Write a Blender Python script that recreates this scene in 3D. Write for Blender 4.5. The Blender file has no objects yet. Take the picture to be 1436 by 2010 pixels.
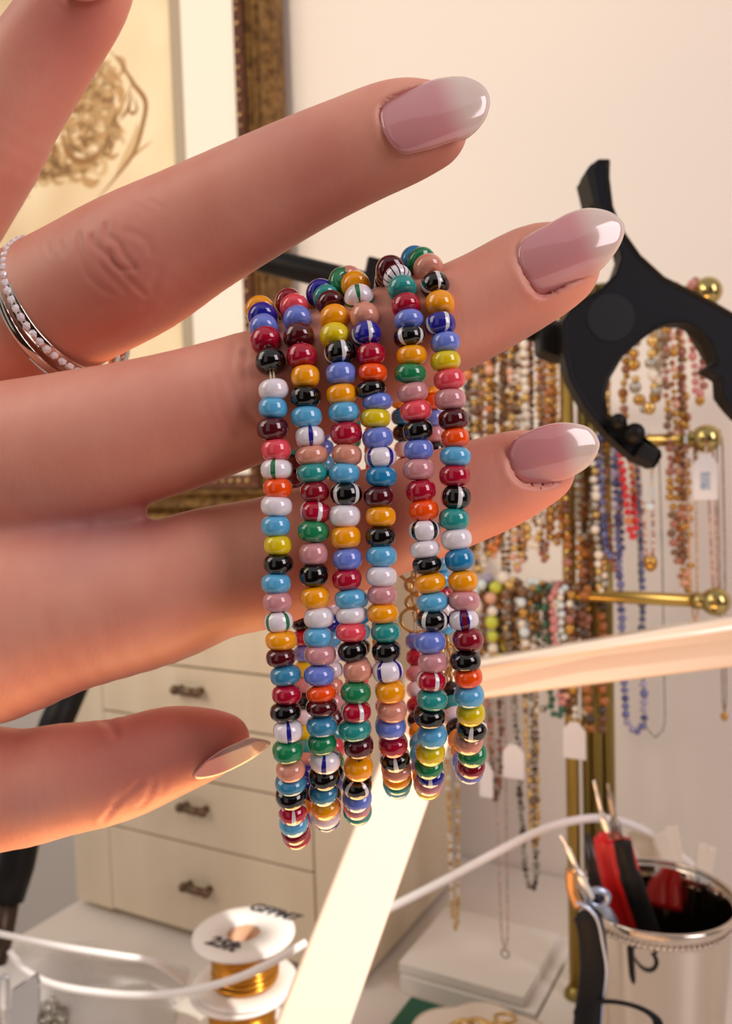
import bpy, bmesh, math, random
import numpy as np
from mathutils import Vector, Matrix
random.seed(7)
# ------------------------------------------------------------------ camera
FPX, CX, CY, H = 1700.0, 718.0, 1005.0, 0.29
PITCH, ROLL = math.radians(3.5), 0.03
F_ = Vector((0, math.cos(PITCH), -math.sin(PITCH)))
R0, U0 = Vector((1, 0, 0)), Vector((0, math.sin(PITCH), math.cos(PITCH)))
R_ = R0*math.cos(ROLL) - U0*math.sin(ROLL)
U_ = U0*math.cos(ROLL) + R0*math.sin(ROLL)
CAM = Vector((0, 0, H))
S = bpy.context.scene
COL = S.collection
cd = bpy.data.cameras.new('camera'); cam = bpy.data.objects.new('camera', cd); COL.objects.link(cam)
m4 = Matrix.Identity(4)
for i in range(3):
    m4[i][0], m4[i][1], m4[i][2], m4[i][3] = R_[i], U_[i], -F_[i], CAM[i]
cam.matrix_world = m4
cd.sensor_fit = 'VERTICAL'; cd.sensor_height = 24; cd.lens = FPX/2010*24
cd.clip_start = 0.005; cd.clip_end = 20
cd.dof.use_dof = True; cd.dof.focus_distance = 0.117; cd.dof.aperture_fstop = 23
S.camera = cam
def P(px, py, D):
    return CAM + (F_ + R_*((px-CX)/FPX) - U_*((py-CY)/FPX))*D
# ------------------------------------------------------------------ light
S.view_settings.view_transform = 'Standard'; S.view_settings.look = 'None'
S.view_settings.exposure = 0.0; S.view_settings.gamma = 1.0
S.view_settings.use_curve_mapping = False
def lin(c):
    return tuple(((v/255)/12.92 if v/255 <= .04045 else ((v/255+.055)/1.055)**2.4) for v in c)
w = bpy.data.worlds.new('world'); S.world = w; w.use_nodes = True
w.node_tree.nodes['Background'].inputs[0].default_value = (*lin((236, 226, 226)), 1)
w.node_tree.nodes['Background'].inputs[1].default_value = 0.56
def area(name, loc, aim, size, energy, col, sy=None):
    l = bpy.data.lights.new(name, 'AREA'); l.energy = energy; l.color = lin(col); l.size = size
    if sy: l.shape = 'RECTANGLE'; l.size_y = sy
    o = bpy.data.objects.new(name, l); COL.objects.link(o); o.location = loc
    o.rotation_euler = (Vector(aim)-Vector(loc)).to_track_quat('-Z', 'Y').to_euler()
    return o
area('window_light', (-0.75, 0.05, 0.85), (0.0, 0.6, 0.35), 0.5, 3.4, (255, 240, 222), 0.7)
area('side_window_light', (0.62, -0.35, 0.62), (0.0, 0.15, 0.28), 0.35, 4.6, (246, 232, 238), 0.6)
area('desk_glow', (0.0, 0.17, 0.05), (-0.02, 0.125, 0.29), 0.2, 0.72, (255, 184, 112), 0.14)
sp = bpy.data.lights.new('sun_shaft', 'SPOT'); sp.energy = 120; sp.color = lin((255, 250, 242))
sp.spot_size = math.radians(5.2); sp.spot_blend = 0.5; sp.shadow_soft_size = 0.02
so = bpy.data.objects.new('sun_shaft', sp); COL.objects.link(so); so.location = (0.95, -0.25, 1.05)
so.rotation_euler = (Vector((-.006, .325, .120))-so.location).to_track_quat('-Z', 'Y').to_euler()

ws = bpy.data.lights.new('window_sun', 'SPOT'); ws.energy = 24; ws.color = lin((255, 240, 219)); ws.spot_size = math.radians(48); ws.spot_blend = 1.0; ws.shadow_soft_size = .05
wo = bpy.data.objects.new('window_sun', ws); COL.objects.link(wo); wo.location = (-0.7, -0.35, 0.75)
wo.rotation_euler = (Vector((-.06, .66, .50))-wo.location).to_track_quat('-Z', 'Y').to_euler()

# ------------------------------------------------------------------ helpers
TH = math.radians(28.6)
UV = Vector((math.cos(TH), -math.sin(TH), 0)); NV = Vector((math.sin(TH), math.cos(TH), 0))
def L(u, c, z): return UV*u + NV*c + Vector((0, 0, z))          # wall-aligned frame
def ray(px, py): return F_ + R_*((px-CX)/FPX) - U_*((py-CY)/FPX)
def onplane(px, py, c):
    d = ray(px, py); t = (c - CAM.dot(NV))/d.dot(NV); p = CAM + d*t
    return p.dot(UV), p.z
def ondesk(px, py, z=0.0):
    d = ray(px, py); return CAM + d*((z-H)/d.z)
def frame(p): return p.dot(UV), p.dot(NV), p.z
_m = {}
def mat(name, col, rough=.5, metal=0, spec=.5, coat=0, noise=None, bump=None, sss=0, trans=0, alpha=1, stretch=(1, 1, 1), emis=None):
    if name in _m: return _m[name]
    m = bpy.data.materials.new(name); m.use_nodes = True; nt = m.node_tree; b = nt.nodes['Principled BSDF']
    b.inputs['Base Color'].default_value = (*lin(col), 1); b.inputs['Roughness'].default_value = rough
    b.inputs['Metallic'].default_value = metal; b.inputs['Specular IOR Level'].default_value = spec
    b.inputs['Coat Weight'].default_value = coat; b.inputs['Coat Roughness'].default_value = .05
    b.inputs['Transmission Weight'].default_value = trans; b.inputs['Alpha'].default_value = alpha
    if sss:
        b.inputs['Subsurface Weight'].default_value = sss; b.inputs['Subsurface Radius'].default_value = (1, .35, .2)
        b.inputs['Subsurface Scale'].default_value = .003
    if noise or bump:
        tc = nt.nodes.new('ShaderNodeTexCoord'); mp = nt.nodes.new('ShaderNodeMapping'); mp.inputs['Scale'].default_value = stretch
        nt.links.new(tc.outputs['Object'], mp.inputs[0])
    if noise:
        sc, c2 = noise; n = nt.nodes.new('ShaderNodeTexNoise'); n.inputs['Scale'].default_value = sc; n.inputs['Detail'].default_value = 4
        nt.links.new(mp.outputs[0], n.inputs['Vector'])
        r = nt.nodes.new('ShaderNodeValToRGB'); r.color_ramp.elements[0].position = .35; r.color_ramp.elements[1].position = .65
        r.color_ramp.elements[0].color = (*lin(col), 1); r.color_ramp.elements[1].color = (*lin(c2), 1)
        nt.links.new(n.outputs[0], r.inputs[0]); nt.links.new(r.outputs[0], b.inputs['Base Color'])
    if bump:
        sc, st = bump; n = nt.nodes.new('ShaderNodeTexNoise'); n.inputs['Scale'].default_value = sc; n.inputs['Detail'].default_value = 3
        nt.links.new(mp.outputs[0], n.inputs['Vector']); bp = nt.nodes.new('ShaderNodeBump'); bp.inputs['Strength'].default_value = st
        bp.inputs['Distance'].default_value = .001
        nt.links.new(n.outputs[0], bp.inputs['Height']); nt.links.new(bp.outputs[0], b.inputs['Normal'])
    _m[name] = m; return m
def tag(o, label=None, cat=None, group=None, kind=None):
    if label: o['label'] = label
    if cat: o['category'] = cat
    if group: o['group'] = group
    if kind: o['kind'] = kind
    return o
def empty(name, loc, label, cat, group=None):
    o = bpy.data.objects.new(name, None); COL.objects.link(o); o.location = loc; o.empty_display_size = .01
    return tag(o, label, cat, group)
def par(o, p):
    if p is not None:
        o.parent = p; o.matrix_parent_inverse = (Matrix.Translation(WL(p))).inverted()
def WL(p):
    v = Vector((0, 0, 0))
    while p is not None:
        if p.type == 'EMPTY': v = v + p.location
        p = None if p.type != 'EMPTY' else p.parent
    return v
def obj(name, verts, faces, material, parent=None, smooth=False, mi=None):
    me = bpy.data.meshes.new(name); me.from_pydata([tuple(v) for v in verts], [], faces)
    mats = material if isinstance(material, list) else [material]
    for m in mats: me.materials.append(m)
    if smooth: me.polygons.foreach_set('use_smooth', [True]*len(me.polygons))
    if mi is not None: me.polygons.foreach_set('material_index', mi)
    me.validate(); me.update()
    bm = bmesh.new(); bm.from_mesh(me); bmesh.ops.recalc_face_normals(bm, faces=bm.faces); bm.to_mesh(me); bm.free()
    o = bpy.data.objects.new(name, me); COL.objects.link(o); par(o, parent)
    return o
def bev(o, wd, seg=2):
    m = o.modifiers.new('bevel', 'BEVEL'); m.width = wd; m.segments = seg; m.limit_method = 'ANGLE'; m.angle_limit = math.radians(40)
    o.data.polygons.foreach_set('use_smooth', [True]*len(o.data.polygons)); m.harden_normals = True
    return o
BF = [(0, 1, 2, 3), (7, 6, 5, 4), (0, 4, 5, 1), (1, 5, 6, 2), (2, 6, 7, 3), (3, 7, 4, 0)]
def lbox(u0, u1, c0, c1, z0, z1):
    return [L(u0, c0, z0), L(u1, c0, z0), L(u1, c1, z0), L(u0, c1, z0), L(u0, c0, z1), L(u1, c0, z1), L(u1, c1, z1), L(u0, c1, z1)], BF
class MB:
    def __init__(s): s.v = []; s.f = []; s.mi = []
    def add(s, vf, k=0):
        n = len(s.v); s.v += list(vf[0]); s.f += [tuple(i+n for i in f) for f in vf[1]]; s.mi += [k]*len(vf[1]); return s
    def build(s, name, m, parent=None, smooth=False): return obj(name, s.v, s.f, m, parent, smooth, s.mi)
def cr(pts, n=8, closed=False):
    pts = [np.array(p, float) for p in pts]; out = []; N = len(pts)
    rng = range(N if closed else N-1)
    for i in rng:
        if closed: p0, p1, p2, p3 = pts[i-1], pts[i], pts[(i+1) % N], pts[(i+2) % N]
        else: p0, p1, p2, p3 = pts[max(i-1, 0)], pts[i], pts[i+1], pts[min(i+2, N-1)]
        for k in range(n):
            t = k/n
            out.append(.5*((2*p1)+(-p0+p2)*t+(2*p0-5*p1+4*p2-p3)*t*t+(-p0+3*p1-3*p2+p3)*t**3))
    if not closed: out.append(pts[-1])
    return out
def tube(pts, rad, seg=12, flat=1.0, cap=True, flatdir=None):
    """sweep a round / flattened section along pts (radius number or list)"""
    pts = [Vector(p) for p in pts]; n = len(pts); rs = rad if hasattr(rad, '__len__') else [rad]*n
    V = []; Fc = []; up = Vector(flatdir) if flatdir else Vector((.13, .95, .27)); last = None
    for i, p in enumerate(pts):
        t = (pts[min(i+1, n-1)]-pts[max(i-1, 0)]).normalized()
        a = up - t*up.dot(t)
        if a.length < .05: a = last if last else t.orthogonal()
        a = a.normalized(); last = a; b = t.cross(a)
        for k in range(seg):
            th = 2*math.pi*k/seg; V.append(p + a*(math.cos(th)*rs[i]*flat) + b*(math.sin(th)*rs[i]))
    for i in range(n-1):
        for k in range(seg):
            Fc.append((i*seg+k, i*seg+(k+1) % seg, (i+1)*seg+(k+1) % seg, (i+1)*seg+k))
    if cap: Fc.append(tuple(range(seg-1, -1, -1))); Fc.append(tuple((n-1)*seg+k for k in range(seg)))
    return V, Fc
def lathe(prof, seg=48, loc=(0, 0, 0), axis=None):
    V = []; Fc = []; q = Vector(axis).to_track_quat('Z', 'X') if axis is not None else None; n = len(prof)
    for r, z in prof:
        for k in range(seg):
            v = Vector((r*math.cos(2*math.pi*k/seg), r*math.sin(2*math.pi*k/seg), z))
            if q: v = q @ v
            V.append(v + Vector(loc))
    for i in range(n-1):
        for k in range(seg): Fc.append((i*seg+k, i*seg+(k+1) % seg, (i+1)*seg+(k+1) % seg, (i+1)*seg+k))
    return V, Fc
def ball(c, r, seg=12, rings=8, sq=(1, 1, 1)):
    V = []; Fc = []; c = Vector(c)
    for i in range(1, rings):
        a = math.pi*i/rings
        for k in range(seg):
            b = 2*math.pi*k/seg; V.append(c+Vector((r*sq[0]*math.sin(a)*math.cos(b), r*sq[1]*math.sin(a)*math.sin(b), r*sq[2]*math.cos(a))))
    V.append(c+Vector((0, 0, r*sq[2]))); V.append(c-Vector((0, 0, r*sq[2]))); t = len(V)-2
    for k in range(seg):
        Fc.append((t, k, (k+1) % seg)); Fc.append((t+1, (rings-2)*seg+(k+1) % seg, (rings-2)*seg+k))
    for i in range(rings-2):
        for k in range(seg): Fc.append((i*seg+k, (i+1)*seg+k, (i+1)*seg+(k+1) % seg, i*seg+(k+1) % seg))
    return V, Fc
def torus(c, R, r, axis, seg=20, s2=8, el=1.0):
    q = Vector(axis).to_track_quat('Z', 'X'); c = Vector(c); V = []; Fc = []
    for i in range(seg):
        a = 2*math.pi*i/seg
        for k in range(s2):
            b = 2*math.pi*k/s2; V.append(c+q @ Vector(((R+r*math.cos(b))*math.cos(a), (R+r*math.cos(b))*math.sin(a)*el, r*math.sin(b))))
    for i in range(seg):
        for k in range(s2): Fc.append((i*s2+k, ((i+1) % seg)*s2+k, ((i+1) % seg)*s2+(k+1) % s2, i*s2+(k+1) % s2))
    return V, Fc
def prism(pts2, depthvec, D):
    """outline (pixels of one plane at distance D) extruded by depthvec"""
    a = [P(x, y, D) for x, y in pts2]; n = len(a); V = a+[p+depthvec for p in a]
    return V, [tuple(range(n)), tuple(range(2*n-1, n-1, -1))]+[(i, n+i, n+(i+1) % n, (i+1) % n) for i in range(n)]

# ------------------------------------------------------------------ structure: wall, desk
CW = .57
wallm = mat('wall_plaster', (238, 229, 218), .85, spec=.2, bump=(60, .12))
o = obj('wall_back', *lbox(-1.3, 1.3, CW, CW+.06, -.75, 1.3), wallm); tag(o, kind='structure')
brw = mat('added_wall_brown', (92, 66, 50), .9)
mb_ = [lbox(-1.3, -.42, -1.26, -1.2, -.75, 1.3), lbox(.22, 1.3, -1.26, -1.2, -.75, 1.3), lbox(-.42, .22, -1.26, -1.2, -.75, -.1)]
V = []; Fc = []
for v_, f_ in mb_: Fc += [tuple(i_+len(V) for i_ in q_) for q_ in f_]; V += v_
tag(obj('added_wall_front', V, Fc, brw), kind='structure')  # unseen dark wall, added to give the silver cup something to reflect
V = []; Fc = []
for v_, f_ in [lbox(-.42, -.40, -1.25, -1.21, -.1, 1.3), lbox(.20, .22, -1.25, -1.21, -.1, 1.3), lbox(-.11, -.09, -1.25, -1.21, -.1, 1.3), lbox(-.42, .22, -1.26, -1.18, -.12, -.1)]:
    Fc += [tuple(i_+len(V) for i_ in q_) for q_ in f_]; V += v_
tag(obj('added_window', V, Fc, mat('added_frame_white', (235, 230, 222), .5)), kind='structure')  # opening added behind the camera for a bright stripe in the cup
o = obj('added_wall_right', *lbox(1.3, 1.36, -1.26, CW+.06, -.75, 1.3), brw); tag(o, kind='structure')  # unseen, added dark for contrast in reflections
deskm = mat('desk_laminate', (232, 224, 212), .35, noise=(9, (226, 217, 204)))
desk = empty('desk', (0, .4, 0), 'white desk top carrying the drawer cabinet, brass stand and cup', 'desk')
bev(obj('desk_top', *lbox(-.448, .75, -.12, CW-.002, -.03, 0), deskm, desk), .002)
obj('floor', *lbox(-1.3, 1.3, -1.2, CW+.06, -.79, -.75), mat('floor_wood', (120, 90, 66), .5, noise=(6, (96, 70, 50)), stretch=(1, 8, 1)))['kind'] = 'structure'
for u in (-.42, .7):
    for c in (-.08, CW-.05): obj('leg', *lbox(u-.02, u+.02, c-.02, c+.02, -.75, -.03), deskm, desk)

# ------------------------------------------------------------------ drawer cabinet
cabm = mat('cream_paint', (226, 211, 184), .5, noise=(5, (219, 203, 175)), stretch=(9, 9, 1), bump=(40, .1))
bronze = mat('bronze', (118, 96, 74), .38, metal=.8)
CF = .394
uL, uR = onplane(152, 1800, CF)[0], onplane(706, 1900, CF)[0]
dL, dR = onplane(214, 1600, CF)[0], onplane(611, 1600, CF)[0]
ZT = .248
cab = empty('drawer_cabinet', L((uL+uR)/2, CF, 0), 'cream painted small drawer cabinet with bronze pulls on the desk', 'cabinet')
mb = MB(); mb.add(lbox(uL, uR, CF+.006, CF+.13, .005, ZT-.006)).add(lbox(uL+.012, uR-.012, CF+.02, CF+.12, 0, .005))
mb.add(lbox(uL, dL-.0008, CF, CF+.006, .005, ZT-.006)).add(lbox(dR+.0008, uR, CF, CF+.006, .005, ZT-.006))
bev(mb.build('body', cabm, cab), .0008)
bev(obj('top_board', *lbox(uL-.003, uR+.003, CF-.003, CF+.133, ZT-.006, ZT), cabm, cab), .001)
ZL = [.006, .0615, .102, .136, .170, .205, .241]
for i in range(6):
    d = obj('drawer', *lbox(dL, dR, CF-.0005, CF+.006, ZL[i]+.0006, ZL[i+1]-.0006), cabm, cab); bev(d, .0006)
    uc = dL + (dR-dL)*.475; zc = (ZL[i]+ZL[i+1])/2 + (.004 if i else .003)
    hm = MB()
    hm.add(tube([L(uc-.0085, CF-.006, zc), L(uc+.0085, CF-.006, zc)], .0025, 12))
    for s in (-1, 1): hm.add(tube([L(uc+s*.0075, CF, zc), L(uc+s*.0075, CF-.0065, zc)], .0022, 10)); hm.add(ball(L(uc+s*.0085, CF-.006, zc), .003))
    h = hm.build('handle', bronze, cab, True); h.parent = d; h.matrix_parent_inverse = Matrix.Identity(4)

# ------------------------------------------------------------------ framed picture
gilt = mat('old_gilt', (150, 112, 58), .4, metal=.55, noise=(160, (92, 62, 28)), bump=(300, .5))
giltd = mat('red_bole_gilding', (108, 58, 24), .45, metal=.3, noise=(240, (70, 34, 14)), bump=(400, .6))
FC = .548
fi = onplane(449, 200, FC)[0]; fo = onplane(540, 200, FC)[0]; zi = onplane(490, 928, FC)[1]; wf = fo-fi
ul, zt = fi-.42, .72
pic = empty('framed_picture', L(fi-.1, FC, zi-wf), 'gilt framed brown sketch in a cream mat hanging on the wall', 'picture')
def sweep(prof, mtl, name):
    V = []; Fc = []; n = len(prof)
    for (u, z, su, sz) in ((fi, zi, 1, -1), (fi, zt, 1, 1), (ul, zt, -1, 1), (ul, zi, -1, -1)):
        for a, hgt in prof: V.append(L(u+su*a, FC+.014-hgt, z+sz*a))
    for i in range(4):
        for k in range(n): Fc.append((i*n+k, ((i+1) % 4)*n+k, ((i+1) % 4)*n+(k+1) % n, i*n+(k+1) % n))
    return obj(name, V, Fc, mtl, pic)
sweep([(0, 0), (0, .004), (.0015, .007), (wf*.28, .009), (wf*.30, 0)], giltd, 'inner_moulding')
sweep([(wf*.30, 0), (wf*.30, .008), (wf*.38, .011), (wf*.46, .0085), (wf*.50, .011), (wf*.62, .017), (wf*.74, .013), (wf*.78, .018), (wf*.92, .020), (wf, .014), (wf, 0)], gilt, 'frame_moulding')
mb = MB(); z = zi
while z < zt: mb.add(ball(L(fi+wf*.15+random.uniform(-.0004, .0004), FC+.014-.009, z), random.uniform(.0011, .0019), 8, 5)); z += random.uniform(.005, .012)
u = fi
while u > ul: mb.add(ball(L(u, FC+.014-.009, zi-wf*.15), random.uniform(.0012, .002), 8, 5)); u -= .008
tag(mb.build('beading', mat('gilt_beads', (214, 176, 120), .35, metal=.5), pic, True), kind='stuff')
mo = onplane(352, 300, FC)[0]; mi_ = onplane(327, 300, FC)[0]
zm = zi+.06
matb = mat('mat_board', (250, 242, 226), .8)
mb = MB(); mb.add(lbox(mo, fi+.001, FC+.008, FC+.0105, zi-.001, zt)); mb.add(lbox(ul-.001, mo, FC+.008, FC+.0105, zi-.001, zm))
mb.build('mat', matb, pic)
mb = MB(); mb.add(lbox(mi_, mo, FC+.0095, FC+.0125, zm, zt)); mb.add(lbox(ul, mo, FC+.0095, FC+.0125, zm, zm+.009))
mb.build('mat_slip', mat('grey_slip', (176, 160, 136), .7), pic)
# the drawing: soft brown strokes over a cream sheet
pm = bpy.data.materials.new('sketch_paper'); pm.use_nodes = True; nt = pm.node_tree; b = nt.nodes['Principled BSDF']; b.inputs['Roughness'].default_value = .85
tc = nt.nodes.new('ShaderNodeTexCoord'); n1 = nt.nodes.new('ShaderNodeTexNoise'); n1.inputs['Scale'].default_value = 9; n1.inputs['Detail'].default_value = 2
r1 = nt.nodes.new('ShaderNodeValToRGB'); r1.color_ramp.elements[0].color = (*lin((252, 232, 192)), 1); r1.color_ramp.elements[1].color = (*lin((228, 198, 154)), 1)
r1.color_ramp.elements[0].position = .42; r1.color_ramp.elements[1].position = .75
nt.links.new(tc.outputs['Object'], n1.inputs['Vector']); nt.links.new(n1.outputs[0], r1.inputs[0]); nt.links.new(r1.outputs[0], b.inputs['Base Color'])
obj('paper', *lbox(ul, mo, FC+.0128, FC+.0135, zi, zt), pm, pic)
ink = [mat('sepia_%s' % s, c, .9) for s, c in (('light', (222, 190, 142)), ('mid', (198, 158, 108)), ('dark', (160, 116, 70)))]
mb = MB()
def stroke(pts, wpx, k):
    q = [onplane(x, y, FC+.0124) for x, y in cr(pts, 6)]; n = len(q); V = []; Fc = []
    for i, (u, z) in enumerate(q):
        a = q[max(i-1, 0)]; b_ = q[min(i+1, n-1)]; dx, dz = b_[0]-a[0], b_[1]-a[1]; l = math.hypot(dx, dz) or 1
        ww = wpx*.75*.67/1700*math.sin(math.pi*(i+.35)/(n-.3))
        V += [L(u-dz/l*ww, FC+.0127-k*.00005, z+dx/l*ww), L(u+dz/l*ww, FC+.0127-k*.00005, z-dx/l*ww)]
    for i in range(n-1): Fc.append((2*i, 2*i+1, 2*i+3, 2*i+2))
    mb.add((V, Fc), k)
st = [([(212, 95), (240, 130), (262, 165), (285, 200), (278, 250), (262, 300), (225, 350), (190, 390)], 8, 2),
      ([(262, 150), (250, 185), (228, 225), (215, 262), (200, 300), (170, 330), (120, 350)], 8, 1),
      ([(205, 120), (228, 150), (240, 165)], 7, 1), ([(185, 130), (210, 160), (225, 172)], 5, 1), ([(160, 150), (185, 175), (200, 178)], 5, 1),
      ([(118, 205), (140, 215), (160, 215)], 12, 2), ([(100, 275), (106, 292), (112, 300)], 14, 2), ([(120, 250), (128, 290), (150, 315), (185, 310), (198, 280)], 10, 2),
      ([(135, 262), (148, 290), (165, 300)], 8, 1), ([(25, 380), (50, 350), (90, 345), (130, 340)], 14, 1), ([(55, 330), (62, 350), (70, 368)], 8, 2), ([(78, 320), (86, 345), (92, 360)], 8, 1),
      ([(100, 350), (125, 335), (165, 320)], 16, 1), ([(262, 190), (268, 215), (256, 222), (252, 200)], 5, 2), ([(235, 235), (250, 215), (258, 180)], 6, 2), ([(300, 275), (280, 290), (262, 305), (240, 322)], 4, 1),
      ([(270, 240), (262, 275), (245, 310), (225, 345)], 14, 0), ([(10, 400), (30, 390), (60, 385)], 5, 1), ([(160, 185), (150, 205), (165, 225), (150, 240)], 7, 1)]
for a in st: stroke(*a)
for i in range(260):      # curls
    x, y = random.uniform(60, 235), random.uniform(120, 345)
    if (x-150)/110 + 0 > 1 or x+y < 235 or (y > 300 and x > 190): continue
    a = random.uniform(0, 6.28); r = random.uniform(9, 20); k = random.choice((0, 0, 1))
    stroke([(x+r*math.cos(a+t*.9), y+r*1.1*math.sin(a+t*.9)) for t in range(4)], random.uniform(6, 15), k)
mb.build('drawing', ink, pic)

# ------------------------------------------------------------------ necklace stand
brass = mat('brass', (196, 164, 84), .28, metal=.9); brassd = mat('aged_brass', (150, 132, 72), .35, metal=.85)
stand = empty('necklace_stand', ondesk(1130, 1955, .010), 'brass tiered stand with ball ended arms, hung with necklaces', 'jewelry stand')
b0 = ondesk(1130, 1955, .010); bu, bc, _ = frame(b0)
TC = [bc+.002, bc-.004, bc-.010]
TY = [(1388, 572), (1386, 861), (1404, 1181)]
TZ = [onplane(x, y, c)[1] for (x, y), c in zip(TY, TC)]
rods = [(0, 0, .0033, brass), (.0065, .006, .0030, brassd), (.0118, .004, .0030, brassd), (.0168, .007, .0030, brassd)]
for i, (du, dc, r, mt) in enumerate(rods):
    obj('post', *tube([L(bu+du, bc+dc, .01), L(bu+du, bc+dc, TZ[0]+.01)], r, 16), mt, stand, True)
obj('post_foot', *lathe([(0, .0), (.006, .0), (.006, .002), (.0045, .004), (.0036, .006), (0, .006)], 20, b0), brassd, stand, True)
for i in range(3):
    ur = onplane(*TY[i], TC[i])[0]; ulft = onplane(868, TY[i][1], TC[i])[0]
    r = obj('arm', *tube([L(ulft, TC[i], TZ[i]), L(ur, TC[i], TZ[i])], .0030, 16), brass, stand, True)
    mb = MB().add(ball(L(ur, TC[i], TZ[i]), .0066, 20, 14)).add(tube([L(ur-.0095, TC[i], TZ[i]), L(ur-.004, TC[i], TZ[i])], .0040, 16))
    mb.build('ball_end', mat('polished_brass', (188, 170, 108), .15, metal=.9), stand, True)
    MB().add(ball(L(ulft, TC[i], TZ[i]), .0066, 20, 14)).build('ball_end', brass, stand, True)
u0, c0, _ = frame(ondesk(1062, 1978)); 
bev(obj('base', *lbox(frame(ondesk(785, 1948))[0]+.0775, bu+.008, bc-.052, bc+.03, .0, .010), mat('white_lacquer', (236, 230, 220), .35), stand), .001)

# ------------------------------------------------------------------ necklaces
PAL = dict(gold=(196, 150, 74), gold2=(220, 184, 112), brown=(122, 84, 50), cream=(236, 226, 208), grey=(132, 122, 104), amber=(166, 98, 28), dkamber=(108, 62, 24),
           red=(214, 22, 30), blue=(104, 108, 158), navy=(64, 68, 122), pink=(206, 132, 128), green=(52, 104, 78), lime=(196, 204, 60), crystal=(216, 230, 230),
           dark=(62, 48, 38), rose=(168, 108, 88), peach=(222, 168, 138), silver=(176, 170, 158), lilac=(166, 158, 186), orange=(214, 128, 60))
def pm_(k):
    me = k in ('gold', 'gold2', 'silver')
    return mat('bead_'+k, PAL[k], .25, metal=.7 if me else 0, coat=0 if me else .5)
NG = 0
def necklace(label, tier, xt, xb, yb, wpx, rpx, pal, dc=0, tagp=None, jit=0, ytop=None, pend=None, big=None):
    """beaded loop draped over an arm: down the front, round the bottom, up the back"""
    global NG
    c = TC[tier]+dc; zt_ = TZ[tier]; ut = onplane(xt, TY[tier][1], c)[0]; ub, zb = onplane(xb, yb, c)
    k = .46/1700; hw = wpx*k/2; r = rpx*k; n = 10
    c1, c2 = TC[tier]-.0038-r, TC[tier]+.0038+r
    pts = []
    hgt = zt_-zb
    prof = [(0, 1.0), (.04, .965), (.2, .8), (.6, .35), (1.0, .12), (.75, .03), (0, 0)]
    def shape(s):   # s:0 top..1 bottom -> half width
        return hw*min(1, (s/.06)**.5)*(1 if s < .93 else math.sqrt(max(0, 1-((s-.93)/.07)**2)))
    ss = [j/40 for j in range(41)]
    fr = [L(ut+(ub-ut)*s-shape(s), c1+dc*.5, zt_+.003-(hgt+.003)*s) if s > 0 else L(ut, TC[tier]+dc*.0, zt_+.003+r) for s in ss]
    bk = [L(ut+(ub-ut)*s+shape(s), c2+(c1-c2)*max(0, s-.4)/.6+dc*.5, zt_+.003-(hgt+.003)*s) if s > 0 else L(ut, TC[tier], zt_+.003+r) for s in ss]
    path = fr+bk[::-1][1:]
    mb = MB(); mats = [pm_(q) for q in pal]; acc = 0; need = 0; i = 0
    rr = r
    for a, b_ in zip(path[:-1], path[1:]):
        d = (b_-a).length
        while acc+d >= need:
            t = (need-acc)/d if d else 0; p = a+(b_-a)*max(0, min(1, t))
            kk = random.randrange(len(mats)) if jit >= 0 else i % len(mats)
            rr = r*random.uniform(1-abs(jit)*.5, 1+abs(jit)*.6)
            if big and i % big[0] == 0: rr = r*big[1]
            mb.add(ball(p+UV*random.uniform(-1, 1)*r*abs(jit)*.8, rr, 8, 5, (1, 1, random.uniform(.8, 1.15))), kk)
            need += rr*1.9 + r*.1; i += 1
        acc += d
    root = None
    cat = 'necklace'
    if tagp or pend:
        root = empty('necklace', L(ut, c, zb), label, cat, None); o = mb.build('beads', mats, root, True)
        if tagp:
            tx, ty, tw, th, pr = tagp; tu, tz = onplane(tx, ty, c1-.003); tw *= k*.5; th *= k*.5; cc = c1-.004-r
            V = [(tu-tw, tz-th), (tu+tw, tz-th), (tu+tw, tz+th*.55), (tu+tw*.35, tz+th), (tu-tw*.35, tz+th), (tu-tw, tz+th*.55)]
            VV = [L(a, cc, b_) for a, b_ in V]+[L(a, cc+.0006, b_) for a, b_ in V]
            t = obj('price_tag', VV, [tuple(range(6)), tuple(range(11, 5, -1))]+[(j, 6+j, 6+(j+1) % 6, (j+1) % 6) for j in range(6)], mat('white_card', (246, 240, 236), .6), root)
            obj('tag_thread', *tube([L(tu, cc, tz+th), L(tu, c1, tz+th+.006)], .0003, 6), mat('bead_cream', PAL['cream']), root)
            if pr:
                q = obj('tag_print', [L(tu-tw*.42, cc-.0001, tz-th*.55), L(tu+tw*.38, cc-.0001, tz-th*.55), L(tu+tw*.38, cc-.0001, tz+th*.2), L(tu-tw*.42, cc-.0001, tz+th*.2)], [(0, 1, 2, 3)], mat('tag_ink', (140, 156, 176), .7, noise=(900, (210, 216, 226))), root)
                q.parent = t; q.matrix_parent_inverse = Matrix.Identity(4)
        if pend:
            kd, pr_ = pend; pc = L(ub, c1, zb-pr_*k)
            if kd == 'ring': obj('pendant', *torus(pc, pr_*k, .0005, NV, 18, 6), pm_('silver'), root, True)
            elif kd == 'crystal': obj('pendant', *ball(pc, pr_*k, 10, 6), mat('crystal', (232, 244, 246), .05, coat=1), root, True)
            else: obj('pendant', *ball(pc, pr_*k, 12, 8, (1, 1, 1.3)), pm_('gold'), root, True)
    else:
        o = mb.build('necklace', mats, None, True); tag(o, label, cat)
    NG += 1
N = necklace
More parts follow.
